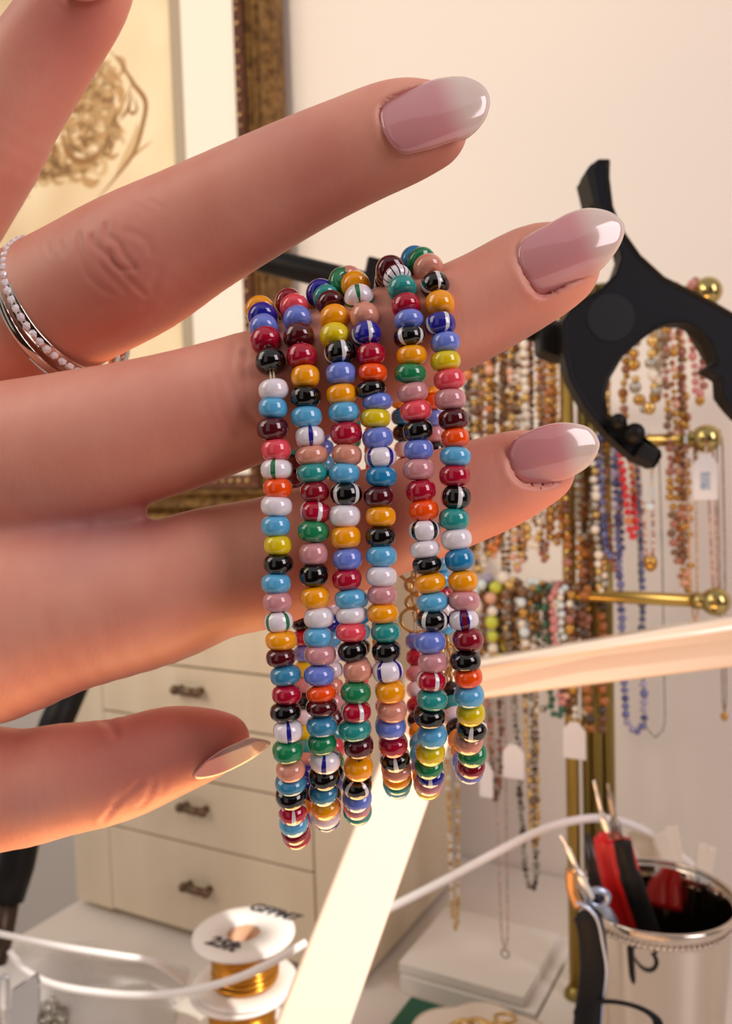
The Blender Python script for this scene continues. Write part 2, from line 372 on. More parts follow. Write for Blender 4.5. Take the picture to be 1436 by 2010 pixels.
# top tier, left cluster (seen between the middle and index fingertips)
N('gunmetal and blue-grey bead necklace with coral accent nearest the bracelets, top arm', 0, 925, 928, 1085, 12, 9, ['grey', 'silver', 'dark', 'orange', 'brown'], -.004, jit=.5)
N('brown and champagne nugget necklace second from the bracelets, top arm', 0, 945, 952, 1120, 14, 8, ['brown', 'gold2', 'brown', 'cream'], .001, jit=.5)
N('orange gold faceted necklace beside a pearl strand on the top arm', 0, 968, 974, 1096, 12, 8, ['orange', 'brown', 'peach', 'gold'], -.003, jit=.5)
N('olive gold chain necklace with one bright bead, left on the top arm', 0, 994, 1000, 1140, 10, 6, ['grey', 'gold', 'brown'], .002, jit=.3)
N('pale champagne bead necklace on the top arm left of the white pearls', 0, 1012, 1022, 1118, 14, 7, ['gold2', 'brown', 'peach', 'gold'], -.002, jit=.4)
N('white pearl necklace hanging between golden strands on the top arm', 0, 1042, 1052, 1075, 20, 8, ['cream', 'cream', 'gold2'], -.004, jit=.2)
N('bronze brown seed bead necklace right of the white pearls', 0, 1066, 1074, 1100, 10, 6, ['brown', 'rose', 'gold'], 0, jit=.3)
N('deep yellow gold bead necklace next to the brass post, top arm', 0, 1088, 1096, 1066, 16, 8, ['gold', 'amber', 'gold'], -.003, jit=.3)
N('dusty rose bead necklace half hidden behind the index fingernail', 0, 1078, 1086, 1052, 8, 5, ['rose', 'peach'], .004, jit=.3)
N('golden necklace framed at the left inside the round hole of the black clamp', 0, 1203, 1212, 846, 26, 8, ['gold', 'rose', 'gold2', 'amber'], -.003, jit=.5)
N('beige gold cluster necklace in the middle of the clamp hole', 0, 1262, 1272, 806, 30, 9, ['gold2', 'gold', 'cream', 'silver'], -.003, jit=.6)
N('silvery champagne necklace overlapping the beige gold cluster in the clamp hole', 0, 1286, 1290, 770, 14, 9, ['cream', 'silver', 'gold2'], -.006, jit=.5)
N('long rose brown bead necklace passing in front of the middle brass arm', 0, 1312, 1334, 1104, 16, 7, ['rose', 'rose', 'brown', 'gold'], -.006, jit=.4)
N('long copper gold chain necklace ending just above the lowest brass arm', 0, 1322, 1349, 1158, 10, 7, ['gold', 'amber', 'peach'], -.001, jit=.6)
N('short dusty pink bead necklace farthest right on the top arm', 0, 1362, 1374, 776, 12, 7, ['pink', 'pink', 'rose'], -.004, jit=.3, pend=('gold', 8))
N('fine bronze necklace squeezed between the gunmetal and champagne strands', 0, 934, 940, 1060, 8, 6, ['brown', 'gold', 'dark'], .006, jit=.4)
N('light rose gold necklace behind the orange gold faceted one', 0, 958, 962, 1040, 12, 7, ['peach', 'gold2', 'rose'], .006, jit=.4)
N('tawny necklace of small nuggets behind the olive gold chain', 0, 982, 988, 1075, 12, 7, ['brown', 'gold2', 'gold'], .007, jit=.5)
N('sand coloured necklace left of the white pearls, set back', 0, 1030, 1036, 1098, 10, 7, ['gold2', 'brown', 'cream'], .006, jit=.4)
N('copper seed bead necklace between the pearls and the yellow gold one', 0, 1054, 1062, 1030, 10, 6, ['rose', 'gold', 'brown'], .006, jit=.3)
N('honey gold necklace touching the brass post on the top arm', 0, 1100, 1106, 1010, 10, 6, ['gold', 'gold2'], .002, jit=.3)
# middle tier
N('thick dark amber bead necklace beside the brass post under the index fingertip', 1, 1124, 1134, 1160, 24, 8, ['dkamber', 'amber', 'dkamber', 'rose'], -.004, jit=.4)
N('yellow amber bead necklace between the dark amber and grey strands', 1, 1146, 1156, 1180, 12, 8, ['amber', 'gold', 'amber'], .003, jit=.4)
N('flat silver grey strand necklace beside the index fingernail tip', 1, 1146, 1150, 1052, 20, 7, ['grey', 'silver', 'grey'], -.003, jit=.1)
N('sparkling white and champagne necklace next to the blue-grey strand', 1, 1170, 1182, 1160, 8, 7, ['cream', 'gold2', 'cream', 'silver'], -.006, jit=.4, pend=('crystal', 7))
N('thick blue-grey bead necklace left of the bright red one', 1, 1190, 1208, 1092, 26, 7, ['blue', 'blue', 'navy', 'lilac'], -.002, jit=.2)
N('gold and brown necklace peeking out under the thick blue-grey strand', 1, 1198, 1214, 1112, 10, 6, ['rose', 'gold', 'brown'], .004, jit=.5)
N('bright red coral bead necklace below the clamp foot', 1, 1218, 1244, 1052, 8, 7, ['red', 'red', 'red', 'orange'], -.008, jit=.15)
N('long blue bead necklace whose loop ends below the white lamp arm', 1, 1226, 1252, 1432, 30, 7, ['blue', 'blue', 'lilac', 'navy'], .001, jit=.2)
N('fine thread necklace with two sparkling crystals below the clamp foot', 1, 1262, 1278, 1090, 12, 3, ['peach', 'rose', 'cream'], -.002, jit=.3, pend=('gold', 12))
N('clear thread necklace with a transparent tag below the clamp foot', 1, 1266, 1272, 985, 14, 3, ['crystal', 'cream'], -.006, jit=.1, pend=('crystal', 9))
N('thin rose thread necklace carrying a white tag with blue-grey print', 1, 1390, 1406, 1190, 6, 2.4, ['rose', 'peach'], -.003, tagp=(1385, 936, 38, 76, True))
N('very fine beige chain necklace left of the printed white tag', 1, 1352, 1366, 1215, 8, 2.2, ['gold2', 'peach'], -.001)
N('tiny clear bead necklace right of the long rose brown strand', 1, 1350, 1360, 905, 10, 3, ['crystal', 'rose'], -.004, jit=.4)
N('thin dark chain with a small drop hanging below the white lamp arm at right', 1, 1412, 1424, 1392, 5, 2.0, ['brown', 'grey'], .002, pend=('gold', 6))
N('pale green hair-fine necklace making a wide loop under the white lamp arm', 1, 1270, 1290, 1440, 34, 1.6, ['green', 'silver'], .004)
# lowest tier
N('bronze nugget necklace between the pearl and the lime green one', 2, 964, 968, 1284, 12, 9, ['brown', 'gold', 'dark'], .004, jit=.5)
N('dark bronze necklace behind the lime green stones, lowest arm', 2, 996, 1002, 1312, 12, 8, ['brown', 'dark', 'gold'], .006, jit=.5)
N('honey brown necklace right beside the crystal and bronze one', 2, 1022, 1028, 1306, 14, 8, ['gold', 'brown', 'brown'], .006, jit=.5)
N('olive brown seed bead necklace squeezed before the green strand', 2, 1070, 1074, 1290, 12, 7, ['brown', 'gold', 'green'], .006, jit=.4)
N('reddish brown necklace between the crystals and the tagged bronze one', 2, 1120, 1126, 1392, 12, 7, ['rose', 'brown', 'dkamber'], .005, jit=.4)
N('necklace of white pearls, lilac and lime stones beside the bracelets', 2, 946, 952, 1306, 26, 12, ['cream', 'lilac', 'cream', 'crystal', 'gold2'], -.006, jit=.5)
N('champagne pearl necklace with large lime green stones, lowest arm', 2, 982, 990, 1300, 22, 12, ['lime', 'cream', 'peach', 'gold2', 'cream'], -.004, jit=.5)
N('brown and cream nugget necklace right of the lime green stones', 2, 1008, 1012, 1296, 14, 9, ['brown', 'gold2', 'brown'], 0, jit=.5)
N('bright crystal and bronze necklace in the middle of the lowest arm', 2, 1036, 1042, 1290, 14, 9, ['crystal', 'gold', 'brown', 'cream'], -.005, jit=.4)
N('khaki brown seed bead necklace left of the green strand, lowest arm', 2, 1056, 1062, 1300, 16, 7, ['brown', 'grey', 'gold'], .002, jit=.4)
N('dark green bead necklace whose end shows below the white lamp arm', 2, 1082, 1098, 1402, 18, 7, ['green', 'green', 'dark', 'silver'], -.002, jit=.3)
N('pink coral bead necklace hanging in front of the brass post', 2, 1090, 1106, 1378, 12, 7, ['pink', 'pink', 'peach'], -.008, jit=.4)
N('clear white crystal necklace right of the pink coral beads', 2, 1108, 1112, 1250, 10, 7, ['crystal', 'cream'], -.005, jit=.3)
N('bronze brown bead necklace beside the post with tagged end', 2, 1132, 1146, 1432, 18, 8, ['rose', 'brown', 'gold', 'cream'], -.004, jit=.5, tagp=(1130, 1450, 40, 66, False))
N('dark brown and yellow amber necklace farthest right on the lowest arm', 2, 1158, 1174, 1430, 22, 9, ['dkamber', 'amber', 'dark', 'amber'], -.003, jit=.3)
N('long black and silver bead necklace reaching down toward the desk', 2, 1010, 1048, 1740, 20, 6, ['dark', 'grey', 'silver', 'grey'], -.003, jit=.4)
N('long thin gold necklace beside the black and silver one', 2, 1026, 1052, 1660, 10, 4.5, ['gold', 'gold2', 'brown'], -.007, jit=.5, tagp=(1010, 1492, 40, 64, False))
N('brown bead necklace with a narrow white tag below the bracelets', 2, 962, 980, 1560, 14, 6, ['rose', 'brown', 'grey'], 0, jit=.5, tagp=(957, 1528, 26, 66, False))
N('long gold chain necklace with small pearls beside the cabinet side', 2, 876, 898, 1820, 10, 4, ['gold2', 'gold', 'gold2', 'cream'], -.003, jit=.5)
N('hair-fine silver chain with a ring pendant hanging over the white box', 2, 970, 996, 1856, 12, 1.8, ['silver', 'peach'], .0, pend=('ring', 8))
N('pearl and white bead necklace short loop under the lamp arm at left', 2, 1060, 1066, 1388, 30, 7, ['cream', 'crystal', 'silver'], .004, jit=.4)

# ------------------------------------------------------------------ white boxes, card, flower dish
whitem = mat('white_carton', (242, 237, 228), .55)
u1, c1_, _ = frame(ondesk(785, 1948)); u2, c2_, _ = frame(ondesk(1032, 1992))
b = empty('carton', L(u1, c1_, 0), 'flat white carton lying on the desk under another lid', 'box')
bev(obj('base', *lbox(u1, u1+.076, c1_, c1_+.075, .0, .010), whitem, b), .0008)
b = empty('carton', L(u1, c1_, .0105), 'smaller white carton lid resting on top of the flat carton', 'box')
bev(obj('lid', *lbox(u1-.001, u1+.070, c1_+.001, c1_+.066, .0105, .0165), whitem, b), .0008)
cc = ondesk(835, 1995, 0)
cu, ccn, _ = frame(cc)
o = bev(obj('green_card', *lbox(cu-.012, cu+.05, ccn-.05, ccn+.008, .0, .003), mat('green_card', (14, 92, 66), .45)), .0005)
tag(o, 'dark green card lying on the desk under the cream dish', 'card')
dc_ = ondesk(940, 2068, .012)
dish = empty('flower_dish', dc_, 'cream scalloped dish holding gold jewelry at the bottom edge', 'dish')
V = []; Fc = []; SEG = 96; prof = [(0, 0), (.5, .0), (.86, .003), (1.0, .0085), (1.02, .0095), (.97, .0085), (.82, .0045), (.45, .0022), (0, .0022)]
for r, z in prof:
    for k in range(SEG):
        a = 2*math.pi*k/SEG; rr = .036*r*(1+.11*abs(math.sin(a*3.5))*r - .05*r); V.append(dc_+Vector((rr*math.cos(a), rr*math.sin(a), z-.009)))
for i in range(len(prof)-1):
    for k in range(SEG): Fc.append((i*SEG+k, i*SEG+(k+1) % SEG, (i+1)*SEG+(k+1) % SEG, (i+1)*SEG+k))
obj('bowl', V, Fc, mat('cream_ceramic', (240, 226, 208), .3, coat=.4), dish, True)
for i, (dx, dy, R) in enumerate(((-.008, .012, .0085), (.004, .016, .007), (.012, .008, .0065), (-.002, .006, .009), (.015, .017, .005))):
    ax = Vector((random.uniform(-.5, .5), random.uniform(-.5, .5), 1))
    o = obj('gold_hoop', *torus(dc_+Vector((dx, dy, .0005+i*.0012)), R, .0009, ax, 28, 8), pm_('gold2'), None, True)
    tag(o, ['widest gold hoop lying leftmost in the cream dish', 'gold hoop lying at the back of the cream dish', 'small gold hoop lying right in the cream dish', 'large gold hoop lying centrally in the cream dish', 'smallest gold hoop near the right rim of the cream dish'][i], 'hoop', 'gold hoops in the cream dish')

# ------------------------------------------------------------------ wire spools
def spool(c, label, text=True):
    ax = Vector((0, 0, 1))
    sp_ = empty('wire_spool', c-ax*.0244, label, 'spool'); R = .0236
    fl = mat('spool_plastic', (244, 238, 230), .4, coat=.2, trans=0)
    def flange(z0): return lathe([(.0078, z0), (R-.001, z0), (R, z0+.0005), (R, z0+.0013), (R-.001, z0+.0018), (.0078, z0+.0018), (.0078, z0)], 48, c-ax*.0244, ax)
    top = obj('top_flange', *flange(.0226), fl, sp_, True); obj('bottom_flange', *flange(0), fl, sp_, True)
    obj('hub', *lathe([(.0078, .001), (.0095, .001), (.0095, .0235), (.0078, .0235), (.0078, .001)], 32, c-ax*.0244, ax), mat('hub_tan', (206, 160, 124), .6), sp_, True)
    mb = MB(); z = .0026
    while z < .0222: mb.add(torus(c-ax*.0244+ax*z, .0145+random.uniform(-.0006, .0004), .0009, ax+Vector((random.uniform(-.04, .04), random.uniform(-.04, .04), 0)), 36, 6)); z += .0014
    tag(mb.build('wound_wire', mat('gold_wire', (206, 142, 48), .22, metal=.85), sp_, True), kind='stuff')
    if text:
        q = ax.to_track_quat('Z', 'X')
        for s, dx, dy, rot, sz in (('25ft', -.0165, -.0085, -.50, .0100), ('GFPM7', -.0010, .0205, -.50, .0090)):
            tcv = bpy.data.curves.new('handwriting', 'FONT'); tcv.body = s; tcv.size = sz; tcv.extrude = .00005; tcv.offset = .0004; tcv.shear = .2
            to = bpy.data.objects.new('handwriting', tcv); COL.objects.link(to)
            tcv.materials.append(mat('marker_ink', (52, 44, 50), .6))
            loc = c + ax*.0001 + Vector((dx, dy, 0)); loc.z = (c + ax*.0001).z - (ax.x*dx+ax.y*dy)/ax.z + .00005
            bpy.context.view_layer.update()
            me = bpy.data.meshes.new_from_object(to); bpy.data.objects.remove(to)
            rx = Matrix.Rotation(rot, 4, 'Z'); tilt = Vector((0, 0, 1)).rotation_difference(ax).to_matrix().to_4x4()
            me.transform(Matrix.Translation(loc) @ tilt @ rx)
            t = bpy.data.objects.new('handwriting', me); COL.objects.link(t); t.parent = top; t.matrix_parent_inverse = Matrix.Identity(4)
    return sp_
sc_ = ondesk(478, 1829, .0740)
spool(sc_, 'upper white spool of gold wire with handwriting on its flange')
spool(sc_-Vector((.002, .001, .0247)), 'white spool of gold wire directly under the handwritten one', False)
spool(sc_-Vector((-.001, .002, .0494)), 'lowest white spool of gold wire, standing on the desk', False)

# ------------------------------------------------------------------ clear bags, clips, cables
plastic = mat('clear_plastic', (238, 234, 232), .12, trans=.0, alpha=.34, coat=1)
def bag(name, corners, zfun, label, seed):
    rnd = random.Random(seed); n, m = 16, 10; V = []; Fc = []
    a, b_, c, d = [ondesk(*q) for q in corners]
    for i in range(n+1):
        for j in range(m+1):
            s, t = i/n, j/m; p = a*(1-s)*(1-t)+b_*s*(1-t)+c*s*t+d*(1-s)*t
            p.z = .001+zfun(s, t)+rnd.uniform(0, .0012); V.append(p)
    for i in range(n):
        for j in range(m): Fc.append((i*(m+1)+j, (i+1)*(m+1)+j, (i+1)*(m+1)+j+1, i*(m+1)+j+1))
    o = obj(name, V, Fc, plastic, None, True); md = o.modifiers.new('s', 'SOLIDIFY'); md.thickness = .0003
    ms = o.modifiers.new('sub', 'SUBSURF'); ms.levels = ms.render_levels = 1
    return tag(o, label, 'bag')
bag('plastic_bag', [(90, 1872), (372, 1900), (330, 2060), (120, 2060)], lambda s, t: .010*math.sin(math.pi*s)*math.sin(math.pi*t), 'crumpled clear plastic bag lying on the desk left of the spools', 3)
bag('plastic_bag', [(8, 1868), (190, 1862), (150, 1990), (-20, 2000)], lambda s, t: .003+.012*math.sin(math.pi*s)*math.sin(math.pi*t), 'clear plastic bag under the white cable at the left edge', 5)
steel = mat('steel', (196, 198, 204), .22, metal=.9)
clip = empty('binder_clip', ondesk(45, 2000), 'silver metal clip at the bottom left corner', 'clip')
D0 = .40
obj('clip_plate', *prism([(22, 1946), (70, 1914), (76, 1935), (74, 1990), (62, 2040), (18, 2040)], F_*.003, D0), steel, clip)
obj('clip_wire', *tube(cr([P(2, 2040, D0), P(-4, 1960, D0), (P(0, 1922, D0)), P(12, 1918, D0), P(16, 1940, D0), P(14, 2040, D0)], 6), .0009, 8), steel, clip, True)
mb = MB(); rnd = random.Random(4)
for i in range(260):
    p = ondesk(rnd.uniform(30, 130), rnd.uniform(1995, 2075)); p.z = rnd.uniform(.001, .012)
    mb.add(torus(p, .0016, .0004, Vector((rnd.uniform(-1, 1), rnd.uniform(-1, 1), rnd.uniform(-1, 1))), 8, 5))
o = mb.build('silver_chain_pile', pm_('silver'), None, True); tag(o, 'small heap of fine silver chain in the bottom left corner', 'chain', kind='stuff')
cablem = mat('white_cable', (248, 244, 240), .35)
def cable(pts, rpx, label, name='cable'):
    q = cr([P(*p) for p in pts], 8); o = obj(name, *tube(q, rpx*.4/1700, 12), cablem, None, True); return tag(o, label, 'cable')
cable([(-60, 1822, .43), (0, 1833, .42), (120, 1858, .41), (235, 1876, .41), (300, 1888, .415), (360, 1925, .43)], 6.5, 'white cable end lying over the plastic bags at left')
cable([(20, 1868, .43), (50, 1905, .42), (110, 1934, .41), (220, 1951, .40), (300, 1953, .39), (380, 1943, .38), (470, 1918, .37), (545, 1882, .365), (600, 1850, .37)], 7, 'white cable sagging in front of the wire spools')
cable([(660, 1840, .41), (730, 1800, .40), (860, 1734, .395), (970, 1675, .39), (1060, 1630, .39), (1130, 1610, .39), (1190, 1607, .395), (1250, 1624, .41), (1310, 1660, .43), (1360, 1700, .45), (1420, 1740, .46)], 8, 'white cable arching from the lamp arm to behind the cup')

# ------------------------------------------------------------------ white lamp arm
lampm = mat('white_enamel', (240, 222, 202), .25, coat=.5)
lamp = empty('desk_lamp', ondesk(560, 2500), 'white articulated desk lamp arm with a joint behind the bracelets', 'lamp')
def beam(a, b_, wa, wb, da, db, th, name):
    """bar between pixel stations a and b with height w (px) and depth th"""
    pa, pb = P(*a, da), P(*b_, db); ax = (pb-pa).normalized(); side = ax.cross(F_).normalized(); V = []
    for p, wd, D in ((pa, wa, da), (pb, wb, db)):
        h = side*(wd*.5*D/FPX); V += [p-h, p+h, p+h*.86+F_*th, p-h*.86+F_*th]
    o = obj(name, V, [(0, 1, 2, 3), (7, 6, 5, 4), (0, 4, 5, 1), (1, 5, 6, 2), (2, 6, 7, 3), (3, 7, 4, 0)], lampm, lamp)
    return bev(o, .0022, 3)
pa_, pb_ = P(860, 1356, .345), P(560, 2160, .31); t_ = (pa_.z-.010)/(pa_.z-pb_.z); pe_ = pa_+(pb_-pa_)*t_
ex_, ey_, eD_ = CX+FPX*(pe_-CAM).dot(R_)/(pe_-CAM).dot(F_), CY-FPX*(pe_-CAM).dot(U_)/(pe_-CAM).dot(F_), (pe_-CAM).dot(F_)
beam((860, 1356), (ex_, ey_), 112, 112+38*t_, .345, eD_, .012, 'lower_arm')
obj('lamp_base', *lathe([(0, 0), (.036, 0), (.038, .002), (.037, .006), (.028, .010), (.012, .013), (0, .013)], 48, (pe_.x, pe_.y+.006, 0)), lampm, lamp, True)
beam((838, 1352), (1560, 1244), 72, 106, .345, .31, .014, 'upper_arm')
obj('joint', *lathe([(0, -.011), (.0115, -.011), (.0125, -.010), (.0125, .010), (.0115, .011), (0, .011)], 32, P(850, 1362, .348), F_), lampm, lamp, True)
obj('edge_strip', *tube([P(905, 1318, .336), P(1200, 1268, .323), P(1560, 1214, .306)], .0012, 8), mat('lamp_strip', (244, 222, 202), .2, coat=.6), lamp, True)

# ------------------------------------------------------------------ black clamp + arm
blk = mat('black_plastic', (13, 11, 10), .5, spec=.25); navy = mat('blueblack_plastic', (13, 16, 23), .6, spec=.2)
CDD = .30
out = [(1149, 336), (1158, 323), (1175, 311), (1198, 311), (1197, 346), (1204, 403), (1212, 425), (1228, 456), (1258, 499), (1305, 542), (1358, 568), (1404, 592), (1440, 613), (1500, 665), (1524, 740),
       (1500, 815), (1455, 822), (1436, 801), (1418, 777), (1416, 743), (1384, 724), (1406, 708), (1394, 671), (1374, 647), (1348, 634), (1320, 634), (1295, 641), (1258, 668), (1222, 701), (1197, 744),
       (1189, 777), (1195, 812), (1206, 818), (1218, 812), (1230, 818), (1233, 838), (1246, 834), (1260, 838), (1267, 857), (1298, 884), (1300, 896), (1285, 920), (1235, 893), (1192, 853), (1146, 797), (1117, 744),
       (1106, 694), (1103, 631), (1125, 597), (1156, 578), (1179, 565), (1208, 536), (1219, 505), (1212, 475), (1188, 430), (1162, 395)]
clamp = empty('phone_clamp', P(1190, 620, CDD), 'black curved phone clamp on a bar behind the middle fingertip', 'clamp')
bm = bmesh.new(); V = [bm.verts.new(P(x, y, CDD)) for x, y in out]; f = bm.faces.new(V)
r = bmesh.ops.extrude_face_region(bm, geom=[f]); bmesh.ops.translate(bm, vec=F_*.009, verts=[v for v in r['geom'] if isinstance(v, bmesh.types.BMVert)])
bmesh.ops.recalc_face_normals(bm, faces=bm.faces)
ff = [q for q in bm.faces if len(q.verts) > 10 and q.normal.dot(F_) < 0]
ins = bmesh.ops.inset_region(bm, faces=ff, thickness=.0014, depth=-.0012, use_even_offset=True)
for q in bm.faces: q.material_index = 0
for q in ff: q.material_index = 1
me = bpy.data.meshes.new('body'); bm.to_mesh(me); bm.free(); me.materials.append(blk); me.materials.append(navy)
o = bpy.data.objects.new('body', me); COL.objects.link(o); par(o, clamp); bev(o, .0006, 2)
bev(obj('centre_disc', *lathe([(0, .0008), (.0084, .0008), (.0084, .003), (0, .003)], 40, P(1200, 622, CDD), F_), mat('disc_plastic', (18, 22, 28), .5, spec=.25), clamp), .0002)
obj('grip_pad', *prism([(1150, 338), (1158, 326), (1174, 314), (1166, 332), (1172, 372), (1178, 408), (1164, 396)], F_*.014, CDD-.002), blk, clamp)
for (x, y, r) in ((1213, 826, 15), (1245, 850, 20)):
    obj('grip_tooth', *tube([P(x, y, CDD-.004), P(x, y, CDD+.012)], r*CDD/FPX, 14), blk, clamp, True)
bev(obj('grip_tip', *prism([(1262, 866), (1296, 884), (1282, 914), (1248, 896)], F_*.014, CDD-.003), blk, clamp), .0008)
obj('rear_jaw', *prism([(1352, 620), (1380, 622), (1412, 640), (1436, 652), (1500, 700), (1510, 790), (1460, 820), (1430, 790), (1424, 745), (1402, 700)], F_*.010, CDD+.012), mat('brown_black_plastic', (46, 36, 26), .5), clamp)
obj('bar', *tube([P(430, 478, .335), P(500, 506, .33), P(720, 560, .325), P(1140, 668, .318)], [.0048]*4, 18), blk, clamp, True)
bev(obj('bar_collar', *prism([(722, 500), (805, 522), (800, 600), (706, 576)], F_*.014, .318), blk, clamp), .001)
bev(obj('bar_socket', *prism([(1058, 628), (1118, 640), (1118, 706), (1086, 700), (1060, 690)], F_*.012, .308), blk, clamp), .0012)
obj('bar_knob', *ball(P(420, 474, .336), .009, 16, 10), blk, clamp, True)

# ------------------------------------------------------------------ tripod leg at left
tri = empty('tripod', ondesk(-8, 1880), 'black tripod leg standing on the desk at the left edge', 'tripod')
obj('leg', *tube([P(150, 1330, .47), P(110, 1420, .465), P(62, 1560, .46), P(30, 1700, .455), P(10, 1762, .452)], [.0085, .0088, .009, .0098, .0098], 16), blk, tri, True)
obj('foot', *tube([P(12, 1758, .452), P(-2, 1850, .449), P(-10, 1890, .447)], [.0072, .0066, .0060], 16), mat('dark_bronze', (66, 50, 38), .35, metal=.5), tri, True)

# ------------------------------------------------------------------ silver cup with tools
silver = mat('silver', (212, 202, 190), .07, metal=1.0)
CC = P(1285, 1757, .36); zr = CC.z
cup = empty('silver_cup', (CC.x, CC.y, 0), 'polished silver cup with beaded rim holding pliers on the desk', 'cup')
hh = zr-.001; ro = .0322
obj('body', *lathe([(0, .001), (.021, .001), (.0225, .002), (.0262, hh*.45), (.0300, hh*.93), (.0306, hh*.97), (ro, hh-.001), (ro, hh+.0006), (ro-.001, hh+.001), (.0298, hh-.001), (.0290, hh*.93), (.0252, hh*.45), (.0215, .004), (0, .004)], 96, (CC.x, CC.y, 0)), silver, cup, True)
mb = MB()
for k in range(84): a = 2*math.pi*k/84; mb.add(ball((CC.x+.0309*math.cos(a), CC.y+.0309*math.sin(a), hh*.955), .00095, 8, 6))
tag(mb.build('rim_beading', silver, cup, True), kind='stuff')
obj('rim', *torus((CC.x, CC.y, zr), ro-.0004, .0011, (0, 0, 1), 96, 10), silver, cup, True)
red = mat('red_grip', (206, 18, 22), .4, coat=.2); dkgrip = mat('black_grip', (14, 14, 15), .5, spec=.3)
pl = empty('pliers', P(1200, 1700, .36), 'pliers with red and black grips standing in the silver cup', 'pliers')
obj('handle', *tube(cr([P(1186, 1634, .352), P(1190, 1680, .353), P(1206, 1745, .356), P(1228, 1815, .36), P(1246, 1880, .365)], 6), [.0026, .0028]+[.0046]*23, 14, .6), red, pl, True)
h = obj('handle', *tube(cr([P(1212, 1650, .349), P(1226, 1700, .349), P(1244, 1760, .352), P(1266, 1825, .356), P(1285, 1880, .362)], 6), .0053, 14, .6), red, pl, True)
g = obj('grip_inlay', *tube(cr([P(1221, 1652, .346), P(1230, 1700, .346), P(1250, 1760, .349), P(1272, 1825, .353), P(1290, 1880, .359)], 6), [.0036]*8+[.0044]*17, 14, .7), dkgrip, pl, True)
g.parent = h; g.matrix_parent_inverse = Matrix.Identity(4)
obj('jaw', *tube(cr([P(1165, 1532, .352), P(1172, 1562, .352), P(1182, 1602, .352), P(1194, 1640, .352)], 5), [.0006]*5+[.0008]*5+[.0016]*6, 10, .6), mat('bright_steel', (236, 234, 230), .25, metal=.6), pl, True)
obj('jaw', *tube(cr([P(1192, 1538, .354), P(1198, 1570, .354), P(1206, 1615, .354), P(1212, 1655, .353)], 5), [.0006]*4+[.0013]*6+[.0024]*6, 10, .6), mat('dull_steel', (170, 160, 148), .35, metal=.7), pl, True)
obj('pivot', *lathe([(0, -.003), (.004, -.003), (.004, .003), (0, .003)], 20, P(1203, 1648, .353), F_), mat('rust_steel', (140, 74, 52), .45, metal=.4), pl, True)
nip = empty('nippers', P(1172, 1765, .34), 'steel nippers with a black handle hooked over the cup rim', 'nippers')
blst = mat('bluish_steel', (176, 190, 214), .25, metal=.7)
obj('blade', *tube(cr([P(1098, 1640, .336), P(1112, 1662, .336), P(1128, 1700, .336), P(1144, 1738, .336), P(1158, 1764, .337)], 5), [.0005]*6+[.0011]*6+[.0022]*9, 10, .6), mat('bright_steel', (236, 234, 230)), nip, True)
obj('pivot_ring', *torus(P(1172, 1762, .337), .0030, .0014, F_, 28, 10, 1.25), blst, nip, True)
obj('pivot_screw', *lathe([(0, -.001), (.0022, -.001), (.0022, .001), (0, .001)], 20, P(1172, 1762, .337), F_), mat('dark_screw', (34, 34, 50), .3, metal=.4), nip, True)
obj('tang', *tube(cr([P(1180, 1778, .338), P(1192, 1792, .339), P(1204, 1815, .342), P(1214, 1860, .348)], 5), .0022, 10, .6), blst, nip, True)
obj('tang', *tube(cr([P(1120, 1706, .334), P(1122, 1745, .334), P(1136, 1782, .333)], 5), .0022, 10, .6), mat('amber_steel', (178, 132, 84), .3, metal=.6), nip, True)
obj('handle', *tube(cr([P(1146, 1788, .331), P(1156, 1812, .330), P(1163, 1850, .329), P(1165, 1900, .328), P(1160, 1950, .327), P(1152, 2010, .326), P(1146, 2080, .325)], 5), [.0035]*2+[.0052]*29, 18, .6), dkgrip, nip, True)
obj('handle_spring', *tube(cr([P(1130, 1772, .329), P(1152, 1782, .328), P(1172, 1806, .327), P(1182, 1850, .326), P(1190, 1910, .325), P(1180, 1990, .325), P(1178, 2060, .325)], 6), .0007, 8), blst, nip, True)
obj('handle_reflection', *torus(P(1212, 2000, .322), .0062, .0008, F_*.9+R_*.25, 40, 10, 2.3), dkgrip, nip, True)  # black ring modelled in place of the handle's reflection in the cup
tw = empty('tweezers', P(1150, 1700, .372), 'dark steel tweezers leaning at the back left of the cup', 'tweezers')
dks = mat('dark_steel', (74, 70, 66), .3, metal=.7)
for dx in (0, 12):
    obj('arm', *tube([P(1148+dx*.5, 1636, .375), P(1155+dx, 1700, .374), P(1168+dx, 1765, .373), P(1196+dx, 1870, .372)], [.0006, .0014, .0018, .0018], 8, .5), dks, tw, True)
# crumpled earring cards behind the cup
cardm = mat('cream_card', (238, 226, 206), .6)
for i, (x, y, w_, h_, a, lb) in enumerate(((1305, 1665, 30, 60, -.35, 'cream earring card leaning behind the cup, nearest the pliers'), (1322, 1650, 26, 54, -.15, 'second cream earring card behind the cup'), (1375, 1690, 20, 66, .12, 'narrow cream card standing behind the right of the cup'), (1392, 1694, 18, 62, .2, 'narrow cream card farthest right behind the cup'), (1262, 1655, 36, 70, -.5, 'translucent white card directly right of the black grip'))):
    q = [(x+math.cos(a)*sx*w_-math.sin(a)*sy*h_, y+math.sin(a)*sx*w_+math.cos(a)*sy*h_) for sx, sy in ((-.5, -.5), (.5, -.5), (.5, 1.8), (-.5, 1.8))]
    o = bev(obj('earring_card', *prism(q, F_*.0012, .405+.004*i), cardm), .0004); tag(o, lb, 'card', 'cards behind the cup')

